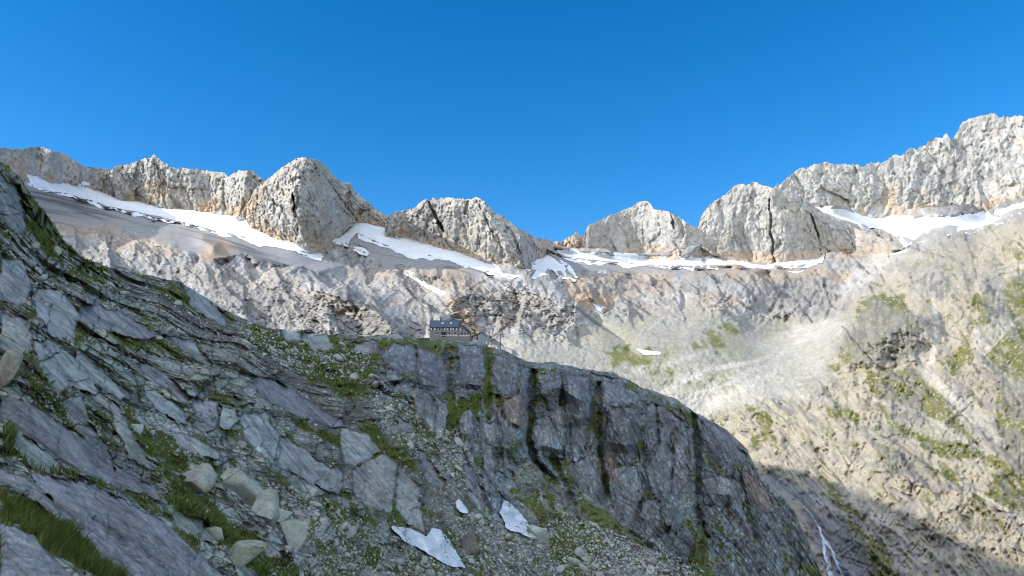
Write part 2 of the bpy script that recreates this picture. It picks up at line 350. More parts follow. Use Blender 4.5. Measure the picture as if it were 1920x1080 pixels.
mountain('mountain_peak', [(1440,368),(1455,350),(1470,338),(1490,324),(1512,312),(1530,308),(1555,305),(1575,308),(1610,310),(1617,314),(1630,306),(1655,304),(1670,298),(1677,290),(1690,292),(1700,282),(1730,275),(1745,262),(1765,258),(1774,251),(1784,263),(1795,246),(1805,230),(1820,223),(1840,215),(1860,213),(1875,220),(1895,217),(1920,216),(2000,190),(2100,230),(2300,200)],
 [(1440,400),(1530,388),(1600,394),(1700,408),(1790,405),(1850,392),(1920,378),(2300,330)], .5,
 [([(1860,215),(1800,300),(1760,400)],18,60,60),([(1700,284),(1680,400)],40,50,50),([(1560,306),(1570,390)],30,60,50),([(1950,215),(1900,370)],15,50,50),([(1774,252),(1760,330)],30,24,20),([(1620,310),(1630,390)],50,40,30)],
 'highest pale jagged mountain wall at the right edge above the glacier', 1440, 2300, step=2.0, Dfix=[(1440,3400),(1520,3420),(1620,3480),(1740,3380),(1860,3330),(1960,3220),(2300,3000)], seed=23, jag=3.0, amp=.8, grey=(.43, .42, .40),
 ochre=[([(1840,375),(1920,365),(1930,385),(1860,395)],.8),([(1650,350),(1680,345),(1690,400),(1660,395)],.4),([(1700,385),(1800,385),(1800,405),(1700,405)],.5)])
mountain('mountain_peak', [(1300,480),(1306,440),(1312,412),(1320,398),(1331,385),(1345,374),(1365,361),(1378,348),(1392,345),(1400,348),(1410,341),(1420,342),(1432,349),(1470,356),(1500,368),(1525,386),(1560,408),(1610,430),(1650,446),(1690,468),(1700,480)],
 [(1300,482),(1320,482),(1400,490),(1470,493),(1540,486),(1575,474),(1620,470),(1700,478)], .45,
 [([(1395,345),(1380,480)],60,60,60),([(1470,352),(1500,400),(1520,470)],60,60,90),([(1432,345),(1470,420),(1475,485)],30,14,14),([(1560,408),(1570,470)],40,30,30)],
 'rounded grey rock dome split by a black vertical crack', 1300, 1700, seed=29, amp=.62, jag=1.4,
 cut=[([(1443,375),(1442,392),(1447,410),(1444,432),(1450,455),(1448,474),(1453,492)],3.2),([(1520,400),(1534,440),(1540,480)],2)],
 ochre=[([(1320,465),(1430,475),(1540,470),(1540,492),(1400,492),(1320,485)],.5)], tint=[([(1450,350),(1500,380),(1560,440),(1540,455),(1500,420),(1450,380)],(.30,.29,.2),.35)])

# --- the basin, the moraine and the sunlit slope on the right: one continuous sheet of ground
near_crest_pts = [(-900,60),(-400,190),(-150,262),(-60,292),(0,305),(15,313),(40,335),(55,360),(85,400),(120,452),(160,485),(210,503),(270,515),(340,530),(375,552),(420,580),(460,600),(500,615),(540,620),(575,619),(605,628),(640,629),(690,632),(735,626),(760,633),(800,634),(860,637),(905,645),(920,652),(945,655),(985,678),(1010,681),(1040,679),(1090,692),(1150,698),(1200,725),(1270,750),(1300,772),(1335,790),(1370,812),(1400,842),(1412,868),(1425,895),(1462,925),(1488,955),(1508,1000),(1526,1040),(1545,1085),(1600,1200),(1680,1300),(1800,1310)]
near_crest = pl(near_crest_pts)
xs = np.arange(-420, 2300, 2.2)
top = pl([(-420,285),(0,305),(55,318),(150,332),(205,345),(300,368),(430,378),(600,380),(625,388),(730,420),(850,425),(1000,450),(1050,462),(1200,470),(1320,455),(1440,405),(1548,385),(1700,392),(1850,380),(1920,368),(2300,322)])(xs)
bot = pl([(-420,560),(0,500),(120,560),(300,640),(520,720),(900,770),(1100,810),(1200,860),(1330,960),(1440,1080),(1560,1300),(2400,1300)])(xs)
nr = 420
tt = (np.linspace(0, 1, nr) ** 0.8)[:, None]
bpx = np.repeat(xs[None], nr, 0); bpy_ = bot[None] + (top - bot)[None] * tt
BD = D_basin(bpx, bpy_)
P0 = at(bpx, bpy_, BD); mpp = BD / F; X, Y, Z = bpx * 1.15, BD * .012, -bpy_ * 1.15      # patches are laid out over the slope's bearing and height, so they stay even where it flattens
px, py = bpx, bpy_
slope_r = pm(px, py, [(1545,700),(1560,640),(1590,590),(1640,520),(1720,470),(1820,440),(2000,380),(2400,300),(2400,1400),(1300,1400),(1300,780),(1450,740),(1540,745)], 30)
fine = fbm(X / 25, Y / 25, Z / 25, 5); mid = fbm(X / 120, Y / 120, Z / 120 + 2, 4)
wob = 22 * (fine - .5) * 2
ice = pm(px, py, [(50,345),(120,360),(220,390),(330,418),(430,435),(520,455),(590,482),(640,500),(600,512),(520,500),(450,482),(400,490),(350,470),(250,440),(200,430),(120,425),(70,400),(50,370)], 10, wob * .6)
ice = np.maximum(ice, pm(px, py, [(665,435),(720,455),(780,470),(860,485),(925,508),(900,517),(850,514),(780,500),(720,500),(690,470)], 8, wob * .5))
ice = np.maximum(ice, pm(px, py, [(1025,470),(1100,485),(1240,497),(1320,503),(1500,500),(1540,490),(1520,508),(1300,512),(1150,512),(1060,500)], 8, wob * .4))
floor = np.maximum.reduce([pm(px, py, [(1060,660),(1140,600),(1300,590),(1400,600),(1590,600),(1560,690),(1530,740),(1440,765),(1300,800),(1000,700)], 40), pm(px, py, [(960,640),(1060,640),(1170,640),(1260,660),(1260,760),(950,720)], 30)])
SNOW = [([(45,328),(150,345),(215,360),(300,374),(345,377),(430,392),(444,396),(440,408),(470,418),(520,437),(560,452),(605,478),(600,486),(560,474),(500,458),(440,442),(380,428),(300,408),(220,392),(150,372),(90,356),(50,345)], 'long white snow field under the left hand ridge', 0),
 ([(612,392),(660,398),(715,415),(735,424),(775,440),(830,455),(880,466),(935,500),(945,516),(915,508),(860,490),(800,480),(770,482),(745,470),(700,452),(670,440),(650,460),(690,475),(660,465),(625,450),(612,430)], 'snow field between the pyramid peak and the broad cliff ridge', 0),
 ([(990,458),(1012,462),(1035,480),(1060,498),(1080,522),(1050,522),(1035,500),(1020,516),(1000,520),(1006,495)], 'narrow snow tongue at the right foot of the broad cliff ridge', 0),
 ([(1040,468),(1100,476),(1200,482),(1290,482),(1310,468),(1335,478),(1400,486),(1470,488),(1545,478),(1540,492),(1500,498),(1450,500),(1380,498),(1300,500),(1200,498),(1120,490),(1060,482)], 'snow band at the foot of the lone wall and the dome', 0),
 ([(1525,388),(1580,392),(1700,409),(1790,408),(1850,395),(1860,405),(1880,415),(1820,432),(1760,446),(1700,456),(1690,448),(1640,425),(1600,418),(1560,405)], 'large glacier below the highest mountain wall on the right', 0),
 ([(1800,404),(1850,396),(1850,408),(1815,412)], 'small bright snow patch on the glacier rim at right', 0),
 ([(1865,398),(1930,380),(2000,370),(2000,382),(1920,396),(1880,404)], 'thin snow strip under the wall at the right edge', 0),
 ([(755,503),(785,514),(800,530),(838,550),(820,552),(790,536),(760,515)], 'small snow strip in the gully above the mountain hut', 2),
 ([(920,505),(975,518),(960,524),(925,516)], 'thin snow strip below the broad cliff ridge', 1),
 ([(1108,566),(1140,578),(1130,588),(1118,582)], 'small snow scrap in the slanting gully right of centre', 2),
 ([(1192,654),(1240,660),(1238,666),(1205,664)], 'little snow streak on the valley floor behind the spur', 2),
 ([(1640,478),(1705,466),(1700,472),(1650,484)], 'slim snow streak left of the sunlit slope crest', 1),
 ([(1470,508),(1510,506),(1495,514)], 'tiny snow scrap below the dome', 1)]
SNOWM = np.zeros_like(px)
for q_ in SNOW: SNOWM = np.maximum(SNOWM, pm(px, py, q_[0], 7))
smooth = np.clip(np.maximum(np.maximum(ice, SNOWM), floor * .85), 0, 1)
wx = 50 * (mid - .5)
crk_b = np.zeros_like(px); tint_b = 0; DB = BD.copy(); bsm = np.clip(1 - 1.15 * smooth, 0, 1)
sl_ = 1 - .7 * slope_r
awp = 26 * (fbm(px / 90, py / 90, px * 0, 4) - .5) * 2 + 4 * (fbm(px / 20, py / 20, px * 0 + 4, 3) - .5) * 2
for i, (L_, ang, el, kk, tl) in enumerate([(110, 40, 1.3, .30, .9), (40, 96, 1.9, .14, .8), (17, 78, 2.0, .12, .7), (8, 100, 1.8, .10, .6), (4.6, 85, 1.6, .08, .5)]):
    ca, sa = math.cos(R(ang)), math.sin(R(ang))
    aa = px * ca + py * sa + awp; b2 = -px * sa + py * ca + awp * .6
    DB, e, rnd = blocks(DB, aa + 40 * i, b2 + 70 * i, L_ * el, L_, kk * bsm * sl_, tl * bsm * sl_, tl * .4 * bsm * sl_, mpp, .05 * bsm)
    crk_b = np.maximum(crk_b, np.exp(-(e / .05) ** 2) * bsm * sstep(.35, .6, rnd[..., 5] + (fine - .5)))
    tint_b = tint_b + (rnd[..., 3] - .5) * bsm
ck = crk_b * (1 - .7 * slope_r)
d1_ = px + .55 * py + awp * .5; d2_ = px * .6 - py + awp * .6
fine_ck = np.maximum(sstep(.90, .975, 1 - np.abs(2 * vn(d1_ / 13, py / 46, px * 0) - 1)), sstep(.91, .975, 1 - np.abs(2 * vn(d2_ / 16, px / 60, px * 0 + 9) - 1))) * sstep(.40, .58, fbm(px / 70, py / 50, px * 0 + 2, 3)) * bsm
rA = ridged((X + wx) / 150, (Y - wx) / 260, Z / 150, 4); rB = ridged((X - .6 * Z + wx) / 40, Y / 200, Z / 40 + 4, 4); rC = ridged(X / 12, Y / 70, Z / 12, 4)
rD = ridged(X / 5, Y / 30, Z / 5, 3)
dg = (X * .62 - Z * .78); dc = (X * .78 + Z * .62) + 14 * (mid - .5)
rG = ridged(dc / 34, dg / 190, Y, 4); rH = ridged(dc / 11, dg / 50, Y + 3, 3)
outc = np.maximum.reduce([pm(px, py, q, 10, wob * .7) for q in [[(600,545),(700,540),(720,575),(640,585)],[(880,555),(960,545),(1040,570),(1060,620),(960,600),(890,600)],[(380,520),(460,545),(600,560),(620,600),(500,600),(400,560)],[(690,585),(760,600),(750,620),(700,605)],[(770,515),(870,515),(870,540),(790,540)],[(1100,520),(1250,515),(1240,540),(1120,555)],[(1590,620),(1640,560),(1700,600),(1735,640),(1720,680),(1640,690),(1590,690)],[(1640,745),(1720,750),(1730,790),(1680,790)],[(1650,840),(1690,850),(1730,910),(1700,910),(1665,870)],[(1680,500),(1760,490),(1790,560),(1720,560)],[(1830,660),(1880,700),(1930,760),(1930,800),(1870,740)],[(1860,800),(1930,820),(1930,900),(1880,860)],[(1410,530),(1560,520),(1590,580),(1500,610),(1420,580)],[(1840,520),(1880,540),(1900,620),(1850,600)]]])
calm = smooth * .93
gt_ = grit(X, Y / 2, Z, 1.0 + 0 * mpp, (26, 13, 7, 4, 2.6))
h = -3.0 * fine_ck * (1 - .4 * slope_r) + (14 * rA + 5 * rB + 2 * rC) * (1 - calm) * (1 - .6 * slope_r) + slope_r * (10 * rG + 2.0 * rH - 6) + outc * (5 * ridged(X / 11, Y, Z / 30, 5) + 2) + (1.6 * rD + .8 * gt_) * (1 - .7 * calm + .35 * floor) * (1 - .5 * slope_r) + 1.5 * (fbm(X / 8, Y / 8, Z / 8, 3) - .5)
# rounded bosses and steps of the basin's rock, by the photograph
for ln, am, wl, wr in [([(850,560),(880,540),(980,530),(1060,560)],70,26,50),([(1060,540),(1120,600),(1180,650)],-20,14,14),([(790,540),(850,600),(880,640)],-18,12,12),
                       ([(600,540),(700,580),(740,620)],50,30,22),([(380,450),(400,462)],45,14,12),([(1700,500),(1620,580),(1570,680)],12,40,60),
                       ([(780,512),(830,520),(870,528)],22,10,10),([(1300,540),(1400,560),(1560,600)],25,20,25),([(1640,640),(1720,600)],30,40,30),([(1430,880),(1500,940),(1550,1010),(1590,1090)],-8,14,14),
                       ([(1690,470),(1740,540),(1780,640),(1840,760)],-10,26,26),([(1840,700),(1900,860)],-6,14,14)]:
    d, s, al = ld(px, py, ln); h = h + am * np.exp(-(d / (.5 * (wr + wl))) ** 1.5)
P, n = relief(px, py, BD); P = at(px, py, DB); bxs = xs.copy()
V = push(P, n, (h - 14 * (1 - calm)) * sstep(0, .04, 1 - tt), .35)
BV = V
dpt = V @ FWD

C = np.ones(px.shape + (3,)) * np.array((.405, .395, .375)); C *= (.72 + .28 * mid + .25 * (fine - .2) + .17 * gt_ * (1 - .5 * calm + .3 * floor) + .07 * tint_b)[..., None]
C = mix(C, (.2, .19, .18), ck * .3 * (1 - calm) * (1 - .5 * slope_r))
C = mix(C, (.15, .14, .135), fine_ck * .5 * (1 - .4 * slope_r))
C = mix(C, (.29, .285, .275), sstep(.5, .7, fbm((X + wx) / 60, Y / 90, Z / 40 + 7, 5)) * .6)
C = mix(C, (.47, .38, .29), sstep(.48, .68, fbm(X / 140, Y / 140, Z / 60 + 3, 5)) * .35)
C = mix(C, (.33, .33, .335) , ice * .85)
strat = 1
lines = ridged((X + Y * .25 + 30 * mid) / 400, Y / 500, (Z + .25 * X + 20 * mid) / 14, 3)
C = C * (1 - (ice * .55 * sstep(.5, .85, lines))[..., None])
for poly, a_ in [([(110,420),(200,415),(260,440),(330,460),(340,480),(220,470),(140,450)],.35),([(385,440),(430,445),(440,470),(420,490),(380,480)],.7),([(770,510),(870,512),(880,535),(830,545),(780,530)],.75),
                 ([(1060,515),(1250,510),(1260,535),(1160,560),(1090,570),(1060,545)],.5),([(1090,555),(1150,560),(1140,585),(1100,578)],.8),([(870,570),(840,560),(860,600),(890,640),(905,640),(890,600)],.7),
                 ([(1330,490),(1540,505),(1600,520),(1500,530),(1300,515)],.45),([(1560,455),(1620,450),(1680,460),(1650,475),(1580,475)],.5)]:
    C = mix(C, (.47, .33, .20), pm(px, py, poly, 12, wob) * a_)
gn_p = vn(X / 5, Y, Z / 5)
tracks = np.maximum.reduce([lm(px, py, l_, w_, wob * .25) * .9 for l_, w_ in [([(1235,738),(1290,712),(1340,692),(1420,676),(1450,665)],9),([(1270,790),(1330,760),(1400,722),(1450,700),(1460,675)],15),([(1440,700),(1470,712),(1500,720)],7),([(1280,742),(1350,725),(1400,705)],6),([(1450,672),(1500,640),(1560,610)],10),([(1640,748),(1720,772),(1790,812),(1850,850)],8),([(1735,690),(1775,730),(1840,790),(1890,850)],10),([(1840,670),(1880,625),(1905,600)],7),([(1750,560),(1760,620),(1745,680)],8),([(1800,905),(1860,940),(1930,985)],6)]])
pale = np.maximum.reduce([pm(px, py, q, 6, wob * .45) for q in [[(1420,742),(1480,712),(1530,745),(1580,757),(1500,752)],[(1640,470),(1700,480),(1640,520),(1590,560),(1570,600),(1540,600),(1580,540)],[(1700,640),(1735,690),(1745,725),(1720,690)],[(1560,890),(1650,960),(1760,1060),(1740,1070),(1640,985)],[(1180,690),(1240,676),(1300,668),(1250,690),(1200,702)],[(1240,730),(1320,700),(1390,690),(1450,670),(1440,700),(1500,720),(1450,745),(1350,765),(1290,800),(1240,780)],[(1420,640),(1500,605),(1590,600),(1560,660),(1530,710),(1480,715),(1440,690)],[(1270,700),(1330,680),(1350,700),(1260,740)],
                          [(1640,745),(1700,770),(1790,810),(1830,830),(1770,830),(1680,790)],[(1740,700),(1790,720),(1880,830),(1900,870),(1850,850),(1790,780)],[(1820,620),(1880,600),(1900,600),(1840,670),(1920,720),(1920,740),(1840,690)]]])
# right slope: dry turf and pale rubble
gr = np.zeros_like(px)
C = mix(C, (.45, .395, .285), slope_r * .8)
C = mix(C, (.39, .37, .315), floor * .8)
C = mix(C, (.31, .31, .19), floor * sstep(.40, .62, fbm(X / 45, Y / 45, Z / 45, 4)) * .5)
gn = .5 * fbm(X / 26 + 5, Y / 45, Z / 26, 6, .65) + .5 * fbm(dc / 14 + 5, dg / 40, Y, 5, .65)
G = [([(1560,690),(1600,610),(1620,560),(1700,550),(1720,640),(1700,680),(1600,690)],.55),([(1630,700),(1720,690),(1760,780),(1830,860),(1780,860),(1680,800),(1640,760)],.8),([(1730,720),(1790,760),(1860,860),(1770,850),(1720,790)],.95),([(1770,680),(1810,650),(1825,670),(1790,700)],.9),
     ([(1830,560),(1920,500),(1930,700),(1870,700),(1840,640)],.55),([(1860,680),(1930,680),(1930,900),(1880,860)],.6),([(1420,780),(1445,780),(1440,850),(1420,840)],.7),([(1850,850),(1930,860),(1930,960),(1860,920)],.5),
     ([(1570,760),(1640,800),(1625,802),(1575,775)],.8),([(1640,830),(1690,850),(1680,885),(1650,870)],.6),([(1680,850),(1800,890),(1920,960),(1800,920)],.45),([(1480,690),(1540,700),(1530,720)],.3),([(1280,720),(1400,690),(1380,740),(1290,735)],.35),
     ([(1540,880),(1600,960),(1700,1080),(1650,1090),(1600,1040),(1560,960)],.6),([(1300,600),(1400,600),(1330,680),(1280,660)],.25),([(1120,650),(1260,660),(1260,700),(1140,690)],.35),([(860,580),(880,600),(900,640),(890,640)],.2)]
for poly, a_ in G: gr = np.maximum(gr, pm(px, py, poly, 14, wob) * min(1, a_ * 1.25))
gr = np.maximum(gr, slope_r * .20)
gm = sstep(.02, .30, gr * 1.0 + (gn - .5) * 1.9 - .22) * (gr > .02)
C = mix(C, (.175, .175, .05), gm * .9)
C = mix(C, (.115, .13, .035), gm * sstep(.5, .62, fine) * .6)
C = mix(C, (.60, .565, .50), np.maximum(pale * .62, tracks) * (1 - .45 * gn_p))
speck = sstep(.66, .76, vn(X / 3.3, Y / 4.5, Z / 3.3)) * slope_r
C = mix(C, (.52, .49, .43), speck * .6)
rockr = sstep(.56, .66, fbm((X + .8 * Z) / 22, Y / 50, Z / 30 + 8, 5)) * slope_r
C = mix(C, (.27, .25, .235), rockr * .6)
C = mix(C, (.33, .31, .285), outc * .6)
C = mix(C, (.17, .16, .15), outc * sstep(.5, .62, fbm(X / 7, Y, Z / 20 + 5, 4)) * .7)
C = mix(C, (.50, .46, .39), slope_r * sstep(.62, .85, 1 - rG) * sstep(.45, .6, mid) * .6)
# wet gully below the stream
C = mix(C, (.34, .35, .37), pm(px, py, [(1418,880),(1500,915),(1560,945),(1520,950),(1480,930),(1430,910)], 8, wob * .4) * .9)
C = mix(C, (.24, .235, .25), pm(px, py, [(1500,955),(1570,960),(1620,1040),(1650,1100),(1560,1110),(1530,1020)], 8, wob * .4) * .8)
d_, s_, a_l = ld(px, py, [(1540,940),(1620,985),(1665,1020),(1700,1085)]); C = mix(C, (.42, .41, .40), (1 - sstep(2.5, 6, d_)) * .8)
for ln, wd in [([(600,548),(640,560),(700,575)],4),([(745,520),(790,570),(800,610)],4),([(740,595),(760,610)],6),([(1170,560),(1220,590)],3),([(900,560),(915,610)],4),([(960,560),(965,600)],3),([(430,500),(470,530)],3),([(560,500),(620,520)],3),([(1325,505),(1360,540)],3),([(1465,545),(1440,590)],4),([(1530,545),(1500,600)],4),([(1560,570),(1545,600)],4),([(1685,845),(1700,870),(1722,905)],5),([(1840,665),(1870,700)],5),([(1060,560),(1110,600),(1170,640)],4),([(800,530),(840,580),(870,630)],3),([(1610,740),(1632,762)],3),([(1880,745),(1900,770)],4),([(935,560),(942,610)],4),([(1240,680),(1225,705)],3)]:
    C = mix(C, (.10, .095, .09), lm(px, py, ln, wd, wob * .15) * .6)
C = C * .80
basin = tag(mesh_np('mountain_basin', V.reshape(-1, 3), grid_quads(*V.shape[:2]), M_basin, C.reshape(-1, 3)), 'sunlit rock basin and right hand mountainside below the peaks', kind='structure')

def sheet_on(px, py, V, FW, poly, name, mat, lift, wob, smooth_n=6, label=None, kind='structure', cat=None, thr=0, group=None, below=None):
    """a sheet of snow lying on a terrain grid: smoothed ground, lifted a little, with ragged edges where rock comes through"""
    sd = np.full(px.shape, -99.0); q = (px > min(p[0] for p in poly) - 20) & (px < max(p[0] for p in poly) + 20) & (py > min(p[1] for p in poly) - 20) & (py < max(p[1] for p in poly) + 20)
    sd[q] = sd_poly(px[q], py[q], poly); m = sd + wob > thr - 3
    ii = np.where(m)
    if len(ii[0]) == 0: return None
    r0, r1, c0, c1 = max(ii[0].min() - 2, 0), ii[0].max() + 3, max(ii[1].min() - 2, 0), ii[1].max() + 3
    Vs = V[r0:r1, c0:c1]; D = Vs @ FWD; mm = m[r0:r1, c0:c1]
    K = D.copy()
    for _ in range(smooth_n):
        Kp = np.pad(K, 1, mode='edge'); K = (Kp[:-2, 1:-1] + Kp[2:, 1:-1] + Kp[1:-1, :-2] + Kp[1:-1, 2:] + Kp[1:-1, 1:-1]) / 5
    K = K - lift
    Vn = Vs * (K / D)[..., None]
    Q = grid_quads(*K.shape); keep = mm.ravel()[Q].all(1)
    Q = Q[keep]; used, inv = np.unique(Q, return_inverse=True)
    top_v = Vn.reshape(-1, 3)[used]; low_v = top_v * (1 + lift * 1.6 / (top_v @ FWD))[:, None]
    q2 = inv.reshape(-1, 4); nv = len(used)
    e = np.concatenate([q2[:, [0, 1]], q2[:, [1, 2]], q2[:, [2, 3]], q2[:, [3, 0]]]); es = np.sort(e, 1)
    key = es[:, 0].astype(np.int64) * nv + es[:, 1]; u, idx, cnt = np.unique(key, return_index=True, return_counts=True)
    rim = e[idx[cnt == 1]]
    walls = np.stack([rim[:, 0], rim[:, 1], rim[:, 1] + nv, rim[:, 0] + nv], 1)
    o = mesh_np(name, np.concatenate([top_v, low_v]), np.concatenate([q2, walls]), mat, smooth=True)
    return tag(o, label, cat, group, kind)
sw = 9 * (fbm(X / 30, Y / 30, Z / 30 + 1, 4) - .5) * 2
for poly, lab, sm in SNOW:
    sheet_on(px, py, V, None, poly, 'snow_field' if sm == 0 else 'snow_patch', M_snow, 5.0 if sm == 0 else 3.0, sw * (1 if sm == 0 else .3), 25 if sm == 0 else 8, lab, thr=-1.5 if sm == 0 else 2.5)
# snow saddle between dome and highest wall
# ------------------------------------------------------------------ the near spur and the left hand slope
near_pts = [(-800,1300,6),(-400,1200,5.5),(0,1300,4.5),(300,1300,7),(600,1300,24),(900,1300,90),(1200,1300,170),(1500,1300,250),(1800,1300,300),
 (-500,1080,6),(0,1080,7),(150,1080,9),(300,1080,13),(420,1080,22),(560,1080,45),(700,1080,90),(870,1080,150),(1100,1080,220),(1300,1080,280),(1500,1080,330),(1620,1085,360),
 (-500,900,8),(0,950,9),(150,950,13),(300,960,22),(420,960,40),(560,960,70),(700,960,115),(820,960,170),(970,960,240),(1150,950,320),(1300,960,350),(1450,960,375),(1540,1010,370),
 (0,850,12),(200,850,26),(400,860,55),(600,860,115),(760,880,185),(900,880,275),(1050,850,345),(1250,850,380),(1400,850,410),
 (-500,700,13),(0,700,20),(150,700,38),(300,720,65),(500,720,125),(700,740,240),(850,740,320),(1000,740,365),(1200,740,405),(1300,765,425),
 (-500,450,24),(0,550,35),(150,560,65),(300,580,110),(450,620,185),(600,680,270),(750,680,350),(900,680,395),(1050,690,430),(1150,700,440),
 (-500,160,50),(-150,262,60),(0,305,70),(60,400,80),(120,452,105),(250,512,160),(350,535,210),(450,600,265),(560,620,360),(700,632,450),(800,630,520),(800,637,495),(900,645,500),(900,655,465),(950,660,455),(1050,682,455),
 (840,634,520),(840,645,470),(840,660,425)]
D_near0 = rbf(near_pts, 30.0)
xs = np.arange(-520, 1760, 1.5)
cr = near_crest(xs) + 3.0 * (fbm(xs / 14, xs * 0, xs * 0 + 3, 4) - .5) * 2 * sstep(1e9, 0, xs * 0)
bot = np.where(xs > 1500, 1310 + 0 * xs, 1200)
bot = np.maximum(bot, cr + 20)
nr = 700
tt = np.linspace(0, 1, nr)[:, None]
px = np.repeat(xs[None], nr, 0); py = bot[None] + (cr - bot)[None] * tt
D0 = D_near0(px, py)
print('near grid', px.shape)
P0 = at(px, py, D0); X, Y, Z = P0[..., 0], P0[..., 1] / 2, P0[..., 2]; mpp = D0 / F
n1 = fbm(X / 6, Y / 6, Z / 6, 5); 
pf = fbm(px / 60, py / 60, px * 0, 5); pf2 = fbm(px / 16, py / 16, px * 0 + 7, 4)      # used only to roughen the edges of patches
wob = 34 * (pf - .5) + 16 * (pf2 - .5)
cliff = pm(px, py, [(690,640),(740,628),(820,640),(905,640),(950,655),(1050,680),(1150,695),(1300,765),(1420,860),(1640,1090),(1820,1320),(1500,1320),(1290,1110),(1230,1040),(1160,975),(1080,915),(1000,870),(960,875),(960,960),(925,985),(880,900),(860,850),(850,800),(790,790),(770,740),(700,700)], 16, wob)
LG, LB, PU, BL, YG = (.30,.325,.30), (.29,.315,.315), (.225,.205,.215), (.215,.25,.27), (.31,.315,.25)
